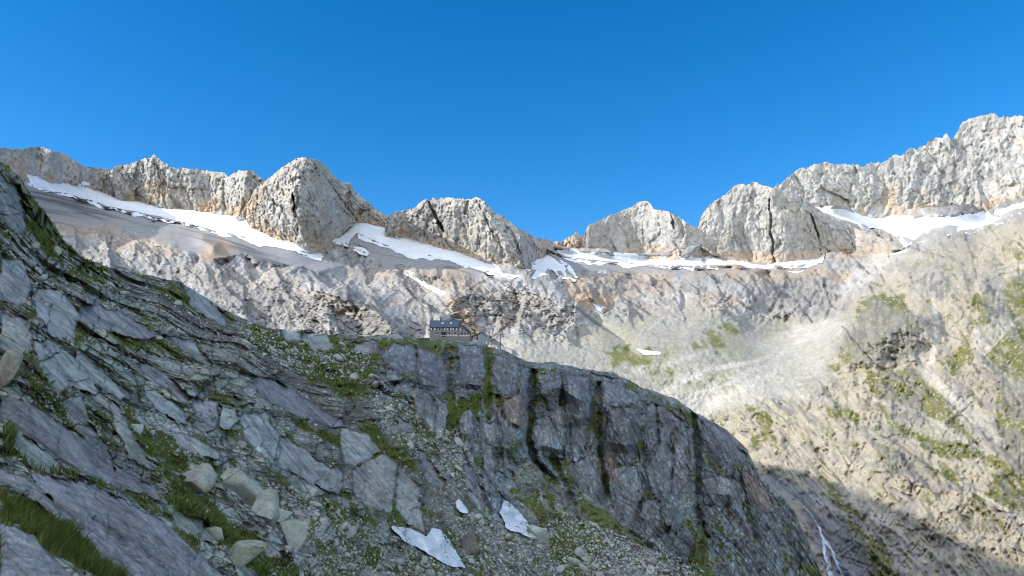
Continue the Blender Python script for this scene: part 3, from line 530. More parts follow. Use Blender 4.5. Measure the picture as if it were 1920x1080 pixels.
slabs = [  # the slabs, blocks and pillars one can tell apart: outline, colour, how upright
 ([(0,740),(60,760),(150,820),(215,870),(290,910),(300,935),(230,920),(130,870),(60,820),(0,780)], (.195,.175,.185), .1),
 ([(60,890),(150,900),(230,935),(330,1000),(430,1090),(250,1090),(190,1050),(120,970)], (.235,.215,.225), .1),
 ([(0,980),(60,1000),(130,1080),(140,1110),(0,1110)], (.24,.235,.24), .1),
 ([(0,880),(50,900),(110,950),(160,990),(130,985),(60,935),(0,900)], (.21,.19,.20), .1),
 ([(470,705),(510,710),(560,740),(640,790),(650,802),(600,798),(540,775),(490,745)], (.13,.12,.135), .15),
 ([(0,585),(55,600),(60,655),(40,665),(0,650)], YG, .2), ([(60,640),(100,640),(170,700),(190,735),(180,745),(130,720),(110,745),(80,700)], LG, .2),
 ([(110,748),(150,743),(165,762),(170,790),(205,850),(215,880),(180,840),(130,790)], (.26,.25,.24), .2), ([(140,650),(200,700),(240,745),(225,750),(190,732),(150,690)], LG, .2),
 ([(205,745),(216,752),(260,830),(290,880),(278,882),(240,860),(215,810)], YG, .2), ([(265,735),(290,730),(340,762),(352,797),(330,790),(290,765)], LG, .2),
 ([(150,565),(230,590),(300,630),(270,640),(200,620),(150,600)], (.25,.24,.26), .15), ([(235,665),(310,700),(360,745),(350,755),(290,715)], (.245,.23,.235), .15),
 ([(300,625),(370,640),(400,680),(390,690),(330,650)], LB, .2), ([(365,745),(410,755),(408,805),(395,800),(367,770)], (.27,.245,.24), .4),
 ([(412,756),(440,765),(452,790),(430,810),(411,800)], LG, .4), ([(441,775),(500,775),(525,815),(515,868),(480,850),(455,820)], LB, .35),
 ([(527,817),(600,860),(640,885),(640,930),(600,915),(560,892),(520,870)], (.29,.295,.28), .25), ([(330,815),(370,825),(415,850),(410,862),(380,855),(330,832)], YG, .4),
 ([(60,540),(110,545),(150,590),(140,640),(100,630),(70,590)], LB, .2), ([(0,480),(40,490),(60,540),(40,570),(0,560)], (.27,.275,.27), .2), ([(0,340),(35,350),(50,390),(45,440),(20,430),(0,400)], (.24,.24,.24), .3),
 ([(330,965),(380,975),(427,1013),(402,1024),(360,1005),(330,987)], YG, .25), ([(30,800),(90,850),(130,890),(70,880),(20,840)], (.27,.29,.26), .2),
 ([(665,880),(720,850),(745,870),(735,960),(700,955),(665,928)], (.30,.29,.26), .3), ([(748,872),(790,915),(800,1000),(762,985),(740,950)], (.29,.285,.265), .3), ([(640,800),(690,815),(715,845),(662,875),(640,860)], LG, .3),
 ([(770,720),(800,730),(820,760),(812,805),(792,785),(775,758)], LG, .3), ([(802,732),(838,757),(840,780),(830,825),(815,805),(822,760)], LB, .3),
 ([(775,830),(800,850),(835,900),(835,918),(800,905)], (.19,.17,.18), .2), ([(868,870),(885,880),(910,930),(905,960),(880,930)], (.30,.31,.34), .2), ([(740,780),(770,800),(775,815),(750,805)], (.16,.15,.17), .2),
 ([(717,668),(742,645),(775,650),(783,690),(752,700)], BL, .3), ([(787,655),(833,670),(845,720),(830,750),(800,730),(785,700)], BL, .3), ([(857,643),(903,652),(912,700),(900,733),(876,735),(861,700)], BL, .3),
 ([(712,700),(745,705),(778,722),(768,735),(730,722)], BL, .3), ([(926,668),(955,663),(975,680),(970,735),(955,742),(935,738),(924,700)], BL, .2), ([(978,684),(994,692),(992,760),(986,828),(962,830),(945,748),(972,738)], BL, .2),
 ([(1010,720),(1055,706),(1050,760),(1058,800),(1045,800),(1015,740)], BL, .2), ([(1062,702),(1105,706),(1112,750),(1096,845),(1062,825)], (.25,.265,.29), .2), ([(1003,782),(1035,790),(1060,840),(1060,862),(1022,857),(1004,842)], BL, .2),
 ([(1135,762),(1200,765),(1206,800),(1190,860),(1166,870),(1136,850)], (.22,.235,.27), .2), ([(1215,800),(1258,800),(1262,860),(1255,925),(1225,925),(1210,870)], BL, .2), ([(1264,803),(1292,832),(1292,900),(1268,928),(1262,900)], (.22,.235,.27), .2),
 ([(1316,902),(1350,890),(1375,900),(1385,930),(1350,960),(1320,945)], BL, .2), ([(1200,940),(1235,935),(1240,980),(1220,1010),(1200,990)], (.25,.265,.29), .3), ([(1320,790),(1360,810),(1400,850),(1400,868),(1350,880),(1325,850)], (.21,.225,.25), .2),
 ([(860,776),(885,770),(894,800),(885,820),(860,815)], LB, .3), ([(896,792),(930,786),(940,812),(932,860),(925,898),(907,880),(906,840)], BL, .25), ([(1110,700),(1160,715),(1200,745),(1190,758),(1130,752)], BL, .2),
 ([(1205,752),(1250,768),(1290,800),(1255,795),(1212,792)], BL, .2), ([(1150,880),(1195,870),(1205,930),(1190,985),(1155,960)], BL, .2), ([(1060,870),(1100,858),(1128,900),(1120,940),(1080,910)], BL, .25), ([(1390,880),(1430,905),(1450,960),(1425,955),(1395,920)], (.21,.225,.25), .2),
 ([(570,618),(600,625),(625,645),(618,660),(585,655),(565,640)], LG, .45), ([(525,612),(560,618),(565,640),(540,645),(525,630)], (.28,.30,.29), .45), ([(345,530),(380,545),(420,585),(430,620),(395,600),(360,570)], LB, .4), ([(660,640),(700,635),(712,655),(690,668),(662,660)], (.27,.28,.28), .4)]
slab = np.zeros_like(px); slab_edge = np.zeros_like(px); D_sl = D0.copy()
slab_m = []
rs = np.random.default_rng(3)
for q, c_, k_ in slabs:
    Q_ = np.array(q, float); m_ = np.zeros(px.shape); x0, y0 = Q_.min(0) - 20; x1, y1 = Q_.max(0) + 20
    b_ = (px > x0) & (px < x1) & (py > y0) & (py < y1)
    sd_ = sd_poly(px[b_], py[b_], q) + .38 * wob[b_] + 6.0 * (vn(px[b_] / 9, py[b_] / 9, px[b_] * 0) - .5)
    m_[b_] = sstep(-1.2, 1.2, sd_); slab_m.append(m_.astype(np.float32))
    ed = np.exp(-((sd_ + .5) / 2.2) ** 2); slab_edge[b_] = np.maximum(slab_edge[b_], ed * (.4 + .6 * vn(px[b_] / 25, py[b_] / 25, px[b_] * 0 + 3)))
    ld_ = np.log(D0); mean = (ld_ * m_).sum() / m_.sum(); cx, cy = Q_.mean(0)
    sz_ = np.sqrt(m_.sum()) * 1.5; tx, ty = (rs.random(2) - .5) * .5
    dome = np.zeros(px.shape); dome[b_] = np.clip(sd_ / (.3 * sz_), 0, 1) ** .6
    Dq = np.exp(ld_ + k_ * (mean - ld_)) - mpp * (sz_ * .16 * dome + 2.5) + mpp * ((px - cx) * tx + (py - cy) * ty) * .8
    D_sl = D_sl + (Dq - D_sl) * m_
    slab = np.maximum(slab, m_)
scree = np.maximum.reduce([pm(px, py, q, 18, wob) for q in [[(700,690),(770,740),(790,800),(860,800),(860,860),(900,880),(900,900),(860,900),(830,930),(780,860),(740,820),(700,770)],[(500,1090),(560,1000),(640,950),(740,1000),(830,930),(930,985),(990,1010),(1060,960),(960,880),(980,870),(1080,930),(1180,1000),(1330,1100)],[(440,600),(600,625),(640,640),(560,660)],[(230,760),(340,800),(330,850),(270,820)],[(380,560),(440,600),(500,700),(420,640)]]])
# displacement: shingled slabs running down dip on the slope, upright pillars on the cliff
sdip = X * .80 - Z * .60 + 5 * (fbm(X / 30, Y / 30, Z / 30, 3) - .5); tdip = Y + .25 * X + 3 * (fbm(X / 10, Y / 10, Z / 10 + 4, 3) - .5)
h = np.zeros_like(px); hn = np.zeros_like(px); crk = np.zeros_like(px); tint_s = np.zeros(px.shape + (3,)); wsum = np.zeros_like(px)
D1 = D_sl.copy()
w1 = 30 * (fbm(px / 110, py / 110, px * 0, 4) - .5) * 2 + 9 * (fbm(px / 24, py / 24, px * 0 + 4, 3) - .5) * 2
w2 = 30 * (fbm(px / 110, py / 110, px * 0 + 8, 4) - .5) * 2 + 9 * (fbm(px / 24, py / 24, px * 0 + 14, 3) - .5) * 2
free = 1 - slab * .76; fs = free * (1 - cliff)
for i, (L_, el, kk) in enumerate([(72, 2.4, .5), (34, 2.2, .5), (17, 1.8, .45), (9, 1.5, .35), (5, 1.4, .3)]):
    ca, sa = math.cos(R(39)), math.sin(R(39))
    nearf = 1 - .75 * sstep(.10, .03, mpp) * (L_ < 10)
    sz = fs * nearf * (1 - .5 * scree * (L_ > 40)) * (1 if L_ > 12 else .45 + .55 * scree)
    D1, e, rnd = blocks(D1, px * ca + py * sa + w1 + 51 * i, -px * sa + py * ca + w2 * .5 + 33 * i, L_ * el, L_, kk * sz, 1.2 * sz, .6 * sz, mpp)
    lowr = (rnd[..., 2] - .5) * -1
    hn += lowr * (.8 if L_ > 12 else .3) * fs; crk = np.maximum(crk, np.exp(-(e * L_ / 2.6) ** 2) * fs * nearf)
    tint_s += rnd[..., 3:6] * (fs * (1.6 if L_ > 12 else .6))[..., None]; wsum += fs
for i, (L_, el, kk) in enumerate([(44, 2.8, .3), (22, 2.6, .3), (11, 2.2, .3), (6, 2.0, .3)]):
    sz = cliff * (1 - .72 * slab)
    D1, e, rnd = blocks(D1, py + .22 * px + w1 + 51 * i, px - .12 * py + w2 * .35 + 33 * i, L_ * el, L_, kk * sz, 1.5 * sz, .75 * sz, mpp)
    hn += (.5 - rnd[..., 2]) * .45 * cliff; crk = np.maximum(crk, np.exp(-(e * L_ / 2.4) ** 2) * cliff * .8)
    tint_s += rnd[..., 3:6] * cliff[..., None]; wsum += cliff
lat = X + .3 * Y + 6 * (fbm(X / 25, Y / 25, Z / 40, 3) - .5) + 1.6 * (fbm(X / 5, Y / 5, Z / 9, 3) - .5)
h += cliff * (2.4 * ridged(lat / 9, Y / 20, Z / 36, 5) + 1.1 * ridged(lat / 2.8, Y / 9, Z / 14, 3))
ck2 = sstep(.80, .93, ridged(lat / 6.5 + .1 * Z / 6.5, Y / 20, Z / 30 + 4, 3)) * cliff
tint_s = tint_s / (wsum[..., None] + .01) - .5
for i, S_ in enumerate((8, 3.2, 1.3, .5, .2, .08)):
    wt = sstep(3, 8, S_ / mpp) * (1 - sstep(150, 400, S_ / mpp))
    q_ = ridged(sdip / (S_ * 1.6), tdip / (S_ * 6), (Z + 3 * i) / (S_ * 1.0), 2) - .5
    h += q_ * S_ * .26 * wt * (1 - .55 * slab) * (1 - .4 * cliff)
# gullies and buttresses of the cliff
for ln, am, wd in [([(1000,700),(1000,717),(998,760),(990,827),(1000,860),(1022,885),(1050,905)],-16,9),([(1122,720),(1118,777),(1123,833),(1133,893),(1140,950)],-15,9),([(1300,770),(1303,787),(1310,870),(1308,953),(1322,1010),(1310,1080)],-13,8),
                   ([(915,655),(917,700),(915,767)],-9,8),([(932,745),(945,780),(975,810)],-10,7),([(840,640),(850,700),(845,760)],-7,10),([(780,650),(782,690),(790,710)],-7,5),([(1055,700),(1055,760),(1060,800)],-7,4),
                   ([(1385,900),(1400,960),(1430,1040)],-8,10),([(1230,760),(1235,830),(1200,890)],-5,5),([(1035,860),(1065,920),(1075,960)],-7,9),
                   ([(960,665),(965,720),(955,800),(950,860)],12,22),([(1070,720),(1080,800)],10,26),([(1180,760),(1170,850)],9,26),([(1360,830),(1350,950)],8,30),([(890,680),(880,730)],6,20),([(800,680),(790,730)],8,22),([(740,680),(745,720)],6,26),([(1240,920),(1260,1000)],7,24),([(1050,800),(1040,850)],8,20)]:
    d, s, al = ld(px, py, ln); d = np.abs(d + wob * .22 + 5 * (pf2 - .5)) if am < 0 else d; am = am * .45 if am < 0 else am; wd = wd * .75 if am < 0 else wd; e_ = np.exp(-(d / wd) ** (2.6 if am < 0 else 1.6)) * np.minimum(1, 4 * (1 - al) + .2); h += am * e_
    if am < 0: hn -= e_ * .4
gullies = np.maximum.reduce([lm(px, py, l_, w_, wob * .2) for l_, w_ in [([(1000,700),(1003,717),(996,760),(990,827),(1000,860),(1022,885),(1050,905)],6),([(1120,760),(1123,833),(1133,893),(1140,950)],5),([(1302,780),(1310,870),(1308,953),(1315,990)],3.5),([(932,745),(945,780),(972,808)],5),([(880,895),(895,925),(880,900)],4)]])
P, n = relief(px, py, D0); P = at(px, py, D1)
fade = sstep(0, .02, 1 - tt)
plat = pm(px, py, [(795,628),(925,640),(925,652),(880,642),(800,638)], 6)
h = h * (1 - plat * .9) * (.3 + .7 * fade)
h = np.clip(h, -mpp * 60, mpp * 40)
V = push(P, n, h, .42); NV = V; ND = V @ FWD
# ---- what grows and lies on it
grass = np.zeros_like(px)
for poly, a_ in [([(440,600),(560,622),(640,630),(720,640),(700,690),(700,740),(660,760),(560,720),(480,660)],.62),([(560,690),(600,670),(690,700),(700,740),(620,730)],.8),([(760,632),(830,636),(833,668),(815,668),(790,650),(700,650),(640,640)],.7),([(838,745),(895,738),(900,775),(870,790),(838,800),(833,770)],.95),
                 ([(910,650),(924,655),(922,700),(920,765),(908,770),(906,700)],.9),([(1060,840),(1085,860),(1090,900),(1070,900),(1055,870)],.7),([(1000,680),(1045,690),(1040,705),(1005,700)],.75),([(640,790),(700,800),(760,850),(790,880),(740,870),(690,870),(640,840)],.7),
                 ([(500,770),(600,800),(680,830),(690,850),(620,840),(540,800)],.85),([(180,740),(260,770),(330,830),(360,880),(330,900),(290,870),(220,800)],.75),([(290,860),(380,930),(480,1010),(600,1090),(500,1090),(420,1020),(330,950)],.85),([(70,545),(150,600),(200,660),(150,640),(100,600)],.8),
                 ([(0,930),(60,950),(130,985),(200,1040),(260,1070),(350,1085),(200,1090),(90,1040),(0,990)],1.0),([(0,790),(40,810),(100,870),(170,900),(200,910),(100,895),(40,870),(0,860)],.85),([(40,690),(100,730),(170,800),(220,840),(180,830),(110,780),(50,740)],.65),([(200,620),(330,630),(400,660),(300,670),(220,660)],.6),
                 ([(0,400),(70,420),(120,470),(100,500),(40,470),(0,450)],.65),([(230,505),(340,530),(400,580),(330,560),(240,530)],.6),([(1250,750),(1300,780),(1310,800),(1270,780)],.5),([(1310,860),(1340,870),(1400,880),(1350,885)],.5),([(1290,980),(1330,1010),(1330,1090),(1295,1090)],.7),
                 ([(1090,930),(1180,990),(1250,1050),(1220,1050),(1140,1000),(1090,960)],.7),([(690,1020),(715,1030),(710,1070),(685,1060)],.9),([(1030,1010),(1110,1040),(1130,1090),(1050,1080)],.6),([(1145,695),(1220,735),(1300,770),(1240,765),(1160,720)],.4),([(820,640),(860,640),(855,660),(825,655)],.5),([(840,660),(850,665),(850,740),(842,740)],.5)]:
    grass = np.maximum(grass, pm(px, py, poly, 10, wob * .9) * a_)
base_g = .22 * (1 - cliff) + .05 * cliff
gsc = np.clip(mpp * 26, .25, 5)
gn = fbm(X / 4.2, Y / 4.2, Z / 4.2, 6, .6); gn2 = fbm(X / 1.1, Y / 1.1, Z / 1.1 + 3, 4, .6)
gn = np.where(mpp > .05, gn, .5 * gn + .5 * gn2)
gdrive = np.maximum(grass, base_g) + (gn - .5) * 1.7 - hn * .7 - slab * .9 - .30
gm = sstep(-.02, .16, gdrive) * (grass + base_g > .02)
# ---- colours
f1 = fbm(X / 9, Y / 9, Z / 9 + 2, 5); f0 = fbm(X / 40, Y / 40, Z / 40, 4); f3 = fbm(X / 1.3, Y / 1.3, Z / 1.3, 5)
ff = np.where(mpp < .08, .5 * f1 + .5 * f3, f1)
C = np.ones(px.shape + (3,)) * np.array((.27, .295, .27))
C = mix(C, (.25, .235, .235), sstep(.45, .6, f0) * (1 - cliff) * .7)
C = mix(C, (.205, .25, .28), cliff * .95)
C = mix(C, (.33, .36, .31), scree * .5)
for (q, c_, k_), m_ in zip(slabs, slab_m): C = mix(C, np.array(c_) * (.8 + .36 * rs.random()), m_ * .72)
C *= (1 + .6 * tint_s[..., :1] * (1 - .3 * slab[..., None]))
C *= (1 + .12 * (1 - .6 * cliff[..., None]) * tint_s[..., 1:2] * np.array((1, 0, -1.0)))
gt_ = grit(X, Y / 3, Z, mpp, (14, 6, 2.8, 1.3, .6, .28, .13, .06, .03))
C *= (.62 + .6 * ff + .20 * gt_)[..., None]
C = mix(C, (.32, .35, .26), sstep(.52, .66, fbm(X / 2.6, Y / 2.6, Z / 2.6 + 9, 5, .6)) * .5 * (1 - .8 * slab))      # lichen
C = mix(C, (.34, .345, .355), sstep(.6, .72, fbm(lat / 2.2, Y / 12, Z / 14, 4)) * cliff * .5)                      # pale wash streaks
C = mix(C, (.14, .14, .16), sstep(.56, .68, fbm(lat / 1.8, Y / 12, Z / 16 + 6, 4)) * cliff * .55)                  # seeping dark streaks
C = mix(C, (.13, .11, .13), sstep(.56, .68, fbm(tdip / 1.0, sdip / 9, sdip * 0 + 2, 4)) * slab * .45)
C = mix(C, (.36, .35, .36), sstep(.58, .70, fbm(tdip / .8, sdip / 8, sdip * 0 + 5, 4)) * slab * .45)
for q in ([(930,740),(975,730),(985,790),(960,800),(935,780)], [(1130,860),(1150,850),(1160,900),(1135,900)], [(1395,890),(1430,890),(1435,950),(1405,930)], [(1360,950),(1400,980),(1390,1000)]):
    C = mix(C, (.30, .22, .17), pm(px, py, q, 12, wob) * .6)
C = mix(C, (.06, .055, .05), np.clip(crk * .75 * (1 - gm), 0, 1))  # crack shade painted into the rock colour along with dirt
C = mix(C, (.06, .058, .055), ck2 * .7)
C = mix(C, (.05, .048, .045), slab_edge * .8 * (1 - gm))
C = mix(C, (.035, .035, .04), gullies * .4)  # extra shade of the deep gullies, painted into the colour
gc = np.ones_like(C) * np.array((.072, .098, .022)); gc = mix(gc, (.12, .115, .035), sstep(.45, .62, gn2)); gc = mix(gc, (.045, .07, .015), sstep(.5, .62, f3) * .7)
gc = mix(gc, (.075, .062, .035), sstep(.56, .68, fbm(X / 7, Y / 7, Z / 7 + 8, 4)) * .6)
C = C * 1.10; C = C + (gc * 1.1 - C) * (gm * .95)[..., None]
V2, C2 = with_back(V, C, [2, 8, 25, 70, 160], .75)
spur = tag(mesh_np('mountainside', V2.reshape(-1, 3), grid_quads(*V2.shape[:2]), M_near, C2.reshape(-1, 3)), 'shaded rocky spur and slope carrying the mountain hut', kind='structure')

# snow patches lying on the scree
sw = wob * .32 + 3 * (pf2 - .5)
for poly, lab in [([(738,988),(775,992),(800,1010),(812,992),(825,996),(850,1030),(870,1062),(840,1055),(800,1035),(760,1015)], 'forked white snow patch at the foot of the slab, lowest in the scree'),
                  ([(945,938),(956,942),(975,965),(992,990),(997,1003),(980,1000),(950,985),(941,960)], 'leaf shaped white snow patch below the cliff gully'),
                  ([(859,940),(866,945),(873,957),(866,956),(860,950)], 'tiny white snow scrap between slab and cliff foot')]:
    sheet_on(px, py, V, None, poly, 'snow_patch', M_snow2, 2.2, sw, 14, lab, None, 'snow patch')

# lookup of the ground under a picture point
def ground(qx, qy):
    qx = np.atleast_1d(np.asarray(qx, float)); qy = np.atleast_1d(np.asarray(qy, float))
    c = np.clip((qx - xs[0]) / 1.5, 0, len(xs) - 1.001); ci = c.astype(int)
    t = (qy - bot[ci]) / (cr[ci] - bot[ci]) * (nr - 1); ri = np.clip(t, 0, nr - 1.001).astype(int)
    return V[ri, ci], n[ri, ci]

# ------------------------------------------------------------------ the high ridge left of the picture that keeps the spur in shade
def bground(qx, qy):
    c = int(np.clip((qx - bxs[0]) / 2.2, 0, len(bxs) - 1)); r = int(round(np.interp(qy, bpy_[::-1, c], np.arange(len(bpy_))[::-1]))); return BV[r, c]
XR = -700.0
edge = [(1300,835),(1412,862),(1500,880),(1600,918),(1700,958),(1800,1008),(1920,1065),(2150,1180)]
yz = []
for (a, b) in edge:
    p = bground(a, b); t = (p[0] - XR) / -S[0]
    q = p + S * t; yz.append((q[1], q[2]))
yz.sort(); print('ridge', [(round(a), round(b)) for a, b in yz])
yv = np.array([q[0] for q in yz]); zv = np.array([q[1] for q in yz])
def ridge_h(y):
    r = np.interp(y, yv, zv)
    r = np.where(y < yv[0], zv[0] + (yv[0] - y) * .05, r)
    return np.where(y > yv[-1], zv[-1] - (y - yv[-1]) * 1.1, r)
gy = np.arange(-1100, 900, 11.0); gt = np.linspace(0, 1, 150)
A_, B_ = np.meshgrid(gy, gt, indexing='ij')
RH = ridge_h(A_)
xe = np.minimum(-45, -(0.70 * np.maximum(A_ * .985 + 40, 0) + 30))
front = B_ < .66
xx = np.where(front, xe + (XR - xe) * (B_ / .66), XR - (B_ - .66) * 1500)
zz = np.where(front, -30 + (RH + 30) * (B_ / .66) ** 1.0, RH - (B_ - .66) * 900)
amp_ = np.minimum(B_ / .66, 1) * (1 - np.exp(-((B_ - .66) / .05) ** 2) * .9)
zz = zz + 60 * amp_ * (fbm(xx / 90, A_ / 90, xx * 0, 5) - .5)
WV = np.stack([xx, A_, zz], -1)
WC = np.ones_like(WV) * np.array((.27, .27, .26)); WC = mix(WC, (.09, .11, .03), sstep(.45, .55, fbm(xx / 40, A_ / 40, xx * 0, 5)) * .8)
tag(mesh_np('mountain_ridge', WV.reshape(-1, 3), grid_quads(*WV.shape[:2]), M_near, WC.reshape(-1, 3)), 'high rocky ridge left of the picture that shades the spur', kind='structure')
# valley ground far below, out to the horizon
gv = np.array([(-30000, -30000, -260), (30000, -30000, -260), (30000, 30000, -260), (-30000, 30000, -260)], float)
tag(mesh_np('ground', gv, [[0, 1, 2, 3]], plain_mat('valley_ground', (.16, .17, .10), .95, .01, .3, bump=.5)), 'valley ground far below the mountains', kind='structure')


# ------------------------------------------------------------------ objects
def box(bm, x0, x1, y0, y1, z0, z1, rx=None):
    r = bmesh.ops.create_cube(bm, size=1)
    for v in r['verts']:
        v.co = Vector(((x0 + x1) / 2 + v.co.x * (x1 - x0), (y0 + y1) / 2 + v.co.y * (y1 - y0), (z0 + z1) / 2 + v.co.z * (z1 - z0)))
        if rx: v.co = rx @ v.co
    return r['verts']
def prism(bm, prof, y0, y1):
    """outline in x,z pushed from y0 to y1"""
    a = [bm.verts.new((x, y0, z)) for x, z in prof]; b = [bm.verts.new((x, y1, z)) for x, z in prof]; k = len(prof)
    bm.faces.new(a); bm.faces.new(b[::-1])
    for i in range(k): bm.faces.new((a[i - 1], a[i], b[i], b[i - 1])[::-1])
    bmesh.ops.recalc_face_normals(bm, faces=bm.faces)
def prism_x(bm, prof, x0, x1):
    a = [bm.verts.new((x0, y, z)) for y, z in prof]; b = [bm.verts.new((x1, y, z)) for y, z in prof]; k = len(prof)
    bm.faces.new(a); bm.faces.new(b[::-1])
    for i in range(k): bm.faces.new((a[i - 1], a[i], b[i], b[i - 1])[::-1])
    bmesh.ops.recalc_face_normals(bm, faces=bm.faces)
def link(name, bm, mat, parent=None, smooth=False):
    me = bpy.data.meshes.new(name); bm.to_mesh(me); bm.free(); me.materials.append(mat)
    if smooth: me.shade_smooth()
    o = bpy.data.objects.new(name, me); col.objects.link(o); o.parent = parent
    return o
def part(name, mat, parent, *boxes):
    bm = bmesh.new()
    for b in boxes: box(bm, *b)
    return link(name, bm, mat, parent)
def stone_mat(name, c1, c2, sc_):
    m, n, b = mat_new(name); N = n.nodes.new; L = n.links.new
    tc = N('ShaderNodeTexCoord'); mp = N('ShaderNodeMapping'); mp.inputs['Rotation'].default_value = (R(90), 0, 0); L(tc.outputs['Object'], mp.inputs[0])
    br = N('ShaderNodeTexBrick'); br.inputs['Scale'].default_value = sc_; br.inputs['Color1'].default_value = (*c1, 1); br.inputs['Color2'].default_value = (*c2, 1); br.inputs['Mortar'].default_value = (c1[0] * .6, c1[1] * .6, c1[2] * .6, 1); L(mp.outputs[0], br.inputs[0])
    nz = N('ShaderNodeTexNoise'); nz.inputs['Scale'].default_value = 1.4; nz.inputs['Detail'].default_value = 6; L(tc.outputs['Object'], nz.inputs[0])
    mx = N('ShaderNodeMixRGB'); mx.blend_type = 'MULTIPLY'; mx.inputs[0].default_value = .6; L(br.outputs[0], mx.inputs[1]); L(nz.outputs[0], mx.inputs[2]); L(mx.outputs[0], b.inputs['Base Color']); b.inputs['Roughness'].default_value = .9
    bp = N('ShaderNodeBump'); bp.inputs['Distance'].default_value = .05; L(nz.outputs[0], bp.inputs['Height']); L(bp.outputs[0], b.inputs['Normal'])
    return m
M_stone = stone_mat('hut_stone', (.36, .30, .29), (.26, .24, .25), 1.6)
M_roof = plain_mat('roof_sheet', (.075, .10, .145), .45, 1.2, .25)
M_shut = plain_mat('white_paint', (.75, .68, .68), .6, 3, .1)
M_glass = plain_mat('dark_glass', (.02, .025, .035), .15, 3, .1)
M_wood = plain_mat('weathered_wood', (.11, .08, .06), .8, 2.5, .35)
M_panel = plain_mat('grey_boards', (.22, .26, .29), .7, 2, .2)
M_plank = plain_mat('pale_boards', (.42, .33, .22), .8, 2, .25)
M_conc = plain_mat('pale_concrete', (.46, .45, .44), .9, 1.5, .2)
M_metal = plain_mat('galvanised_metal', (.16, .16, .17), .5, 3, .2, .6)

def crest_at(qx):
    c = int(round((qx - xs[0]) / 1.5)); return V[-1, c]
def hut_frame(qx, y_add=0.0, z_add=0.0):
    p = crest_at(qx); return Vector((p[0], p[1] + y_add, p[2] + z_add)), (p @ FWD) / F
p0, m0 = hut_frame(833, -1.0)
zb = (800 - 634) / F            # height of the hut's foot above the horizon, per metre of distance
hut = empty('mountain_hut', (p0.x, p0.y, 0))
Dh = p0.y * FWD[1] + p0.z * FWD[2]; mh = Dh / F
def hz(qy): return (at(833.0, float(qy), Dh))[2]
def hx(qx): return (qx - 833) * mh
hut.location.z = hz(634)
Z = lambda qy: hz(qy) - hz(634)
wx0, wx1, dep = hx(805.8), hx(859.5), 9.0
bm = bmesh.new(); zt = Z(612.0); prism_x(bm, [(0, -3), (dep, -3), (dep, zt), (dep / 2, zt + 3.3), (0, zt)], wx0, wx1); wall = link('wall', bm, M_stone, hut)
bm = bmesh.new(); o_ = .55; prism_x(bm, [(-o_, zt - .45), (dep / 2, zt + 3.95), (dep + o_, zt - .45), (dep + o_, zt - .15), (dep / 2, zt + 4.3), (-o_, zt - .15)], wx0 - .45, wx1 + .45)
roof = link('roof', bm, M_roof, hut)
def on_roof(name, qx, w_, t0, t1, mat):
    bm = bmesh.new(); vs_ = box(bm, hx(qx) - w_ / 2, hx(qx) + w_ / 2, 0, 1, 0, .14)
    for v in vs_:
        t = t0 + (t1 - t0) * v.co.y; up = v.co.z
        v.co.y = -o_ + (dep / 2 + o_) * t; v.co.z = zt - .15 + 4.45 * t + up
    return link(name, bm, mat, roof)
for a in (829, 845): on_roof('skylight', a, 1.3, .45, .68, M_conc)
for a, h_ in ((825, 1.5), (846, .5)):
    c = part('chimney', M_wood, roof, (hx(a) - .4, hx(a) + .4, dep / 2 - .4, dep / 2 + .4, zt + 3.6, zt + 4.4 + h_))
zu = Z(616.5)
for a in (811.5, 818.5, 824.5, 830.8, 842.5, 853):
    wq = part('window', M_glass, hut, (hx(a) - .42, hx(a) + .42, -.06, .05, zu - .65, zu + .75))
    part('frame', M_wood, wq, (hx(a) - .52, hx(a) - .425, -.1, .05, zu - .75, zu + .85), (hx(a) + .425, hx(a) + .52, -.1, .05, zu - .75, zu + .85), (hx(a) - .42, hx(a) + .42, -.1, .05, zu + .755, zu + .9))
    for s_ in (-1, 1):
        part('shutter', M_shut, wq, (hx(a) + s_ * .86 - .3, hx(a) + s_ * .86 + .3, -.16, -.04, zu - .62, zu + .35))
zl = Z(625.2)
for a in (820, 843, 853.5):
    wq = part('window', M_glass, hut, (hx(a) - .6, hx(a) + .6, -.06, .05, zl - .45, zl + .5)); part('sill', M_conc, wq, (hx(a) - 1.1, hx(a) + 1.1, -.2, .05, zl - .85, zl - .5))
dq = part('door', M_glass, hut, (hx(829), hx(836), -.06, .05, Z(632), Z(623.5)))
part('porch_roof', M_wood, hut, (hx(827.5), hx(837.5), -1.6, -.02, Z(623.3), Z(622.6)))
for a in (829, 833, 836.5): part('post', M_wood, hut, (hx(a) - .1, hx(a) + .1, -1.5, -1.3, Z(633), Z(623.3)))
part('foundation', M_conc, hut, (wx0 + 6, wx1 - .1, -.14, -.01, Z(630.2), Z(628.4)))
part('balcony', M_wood, hut, (wx0 - 1.2, wx0 - .01, 2.5, 5.2, Z(616), Z(615)))
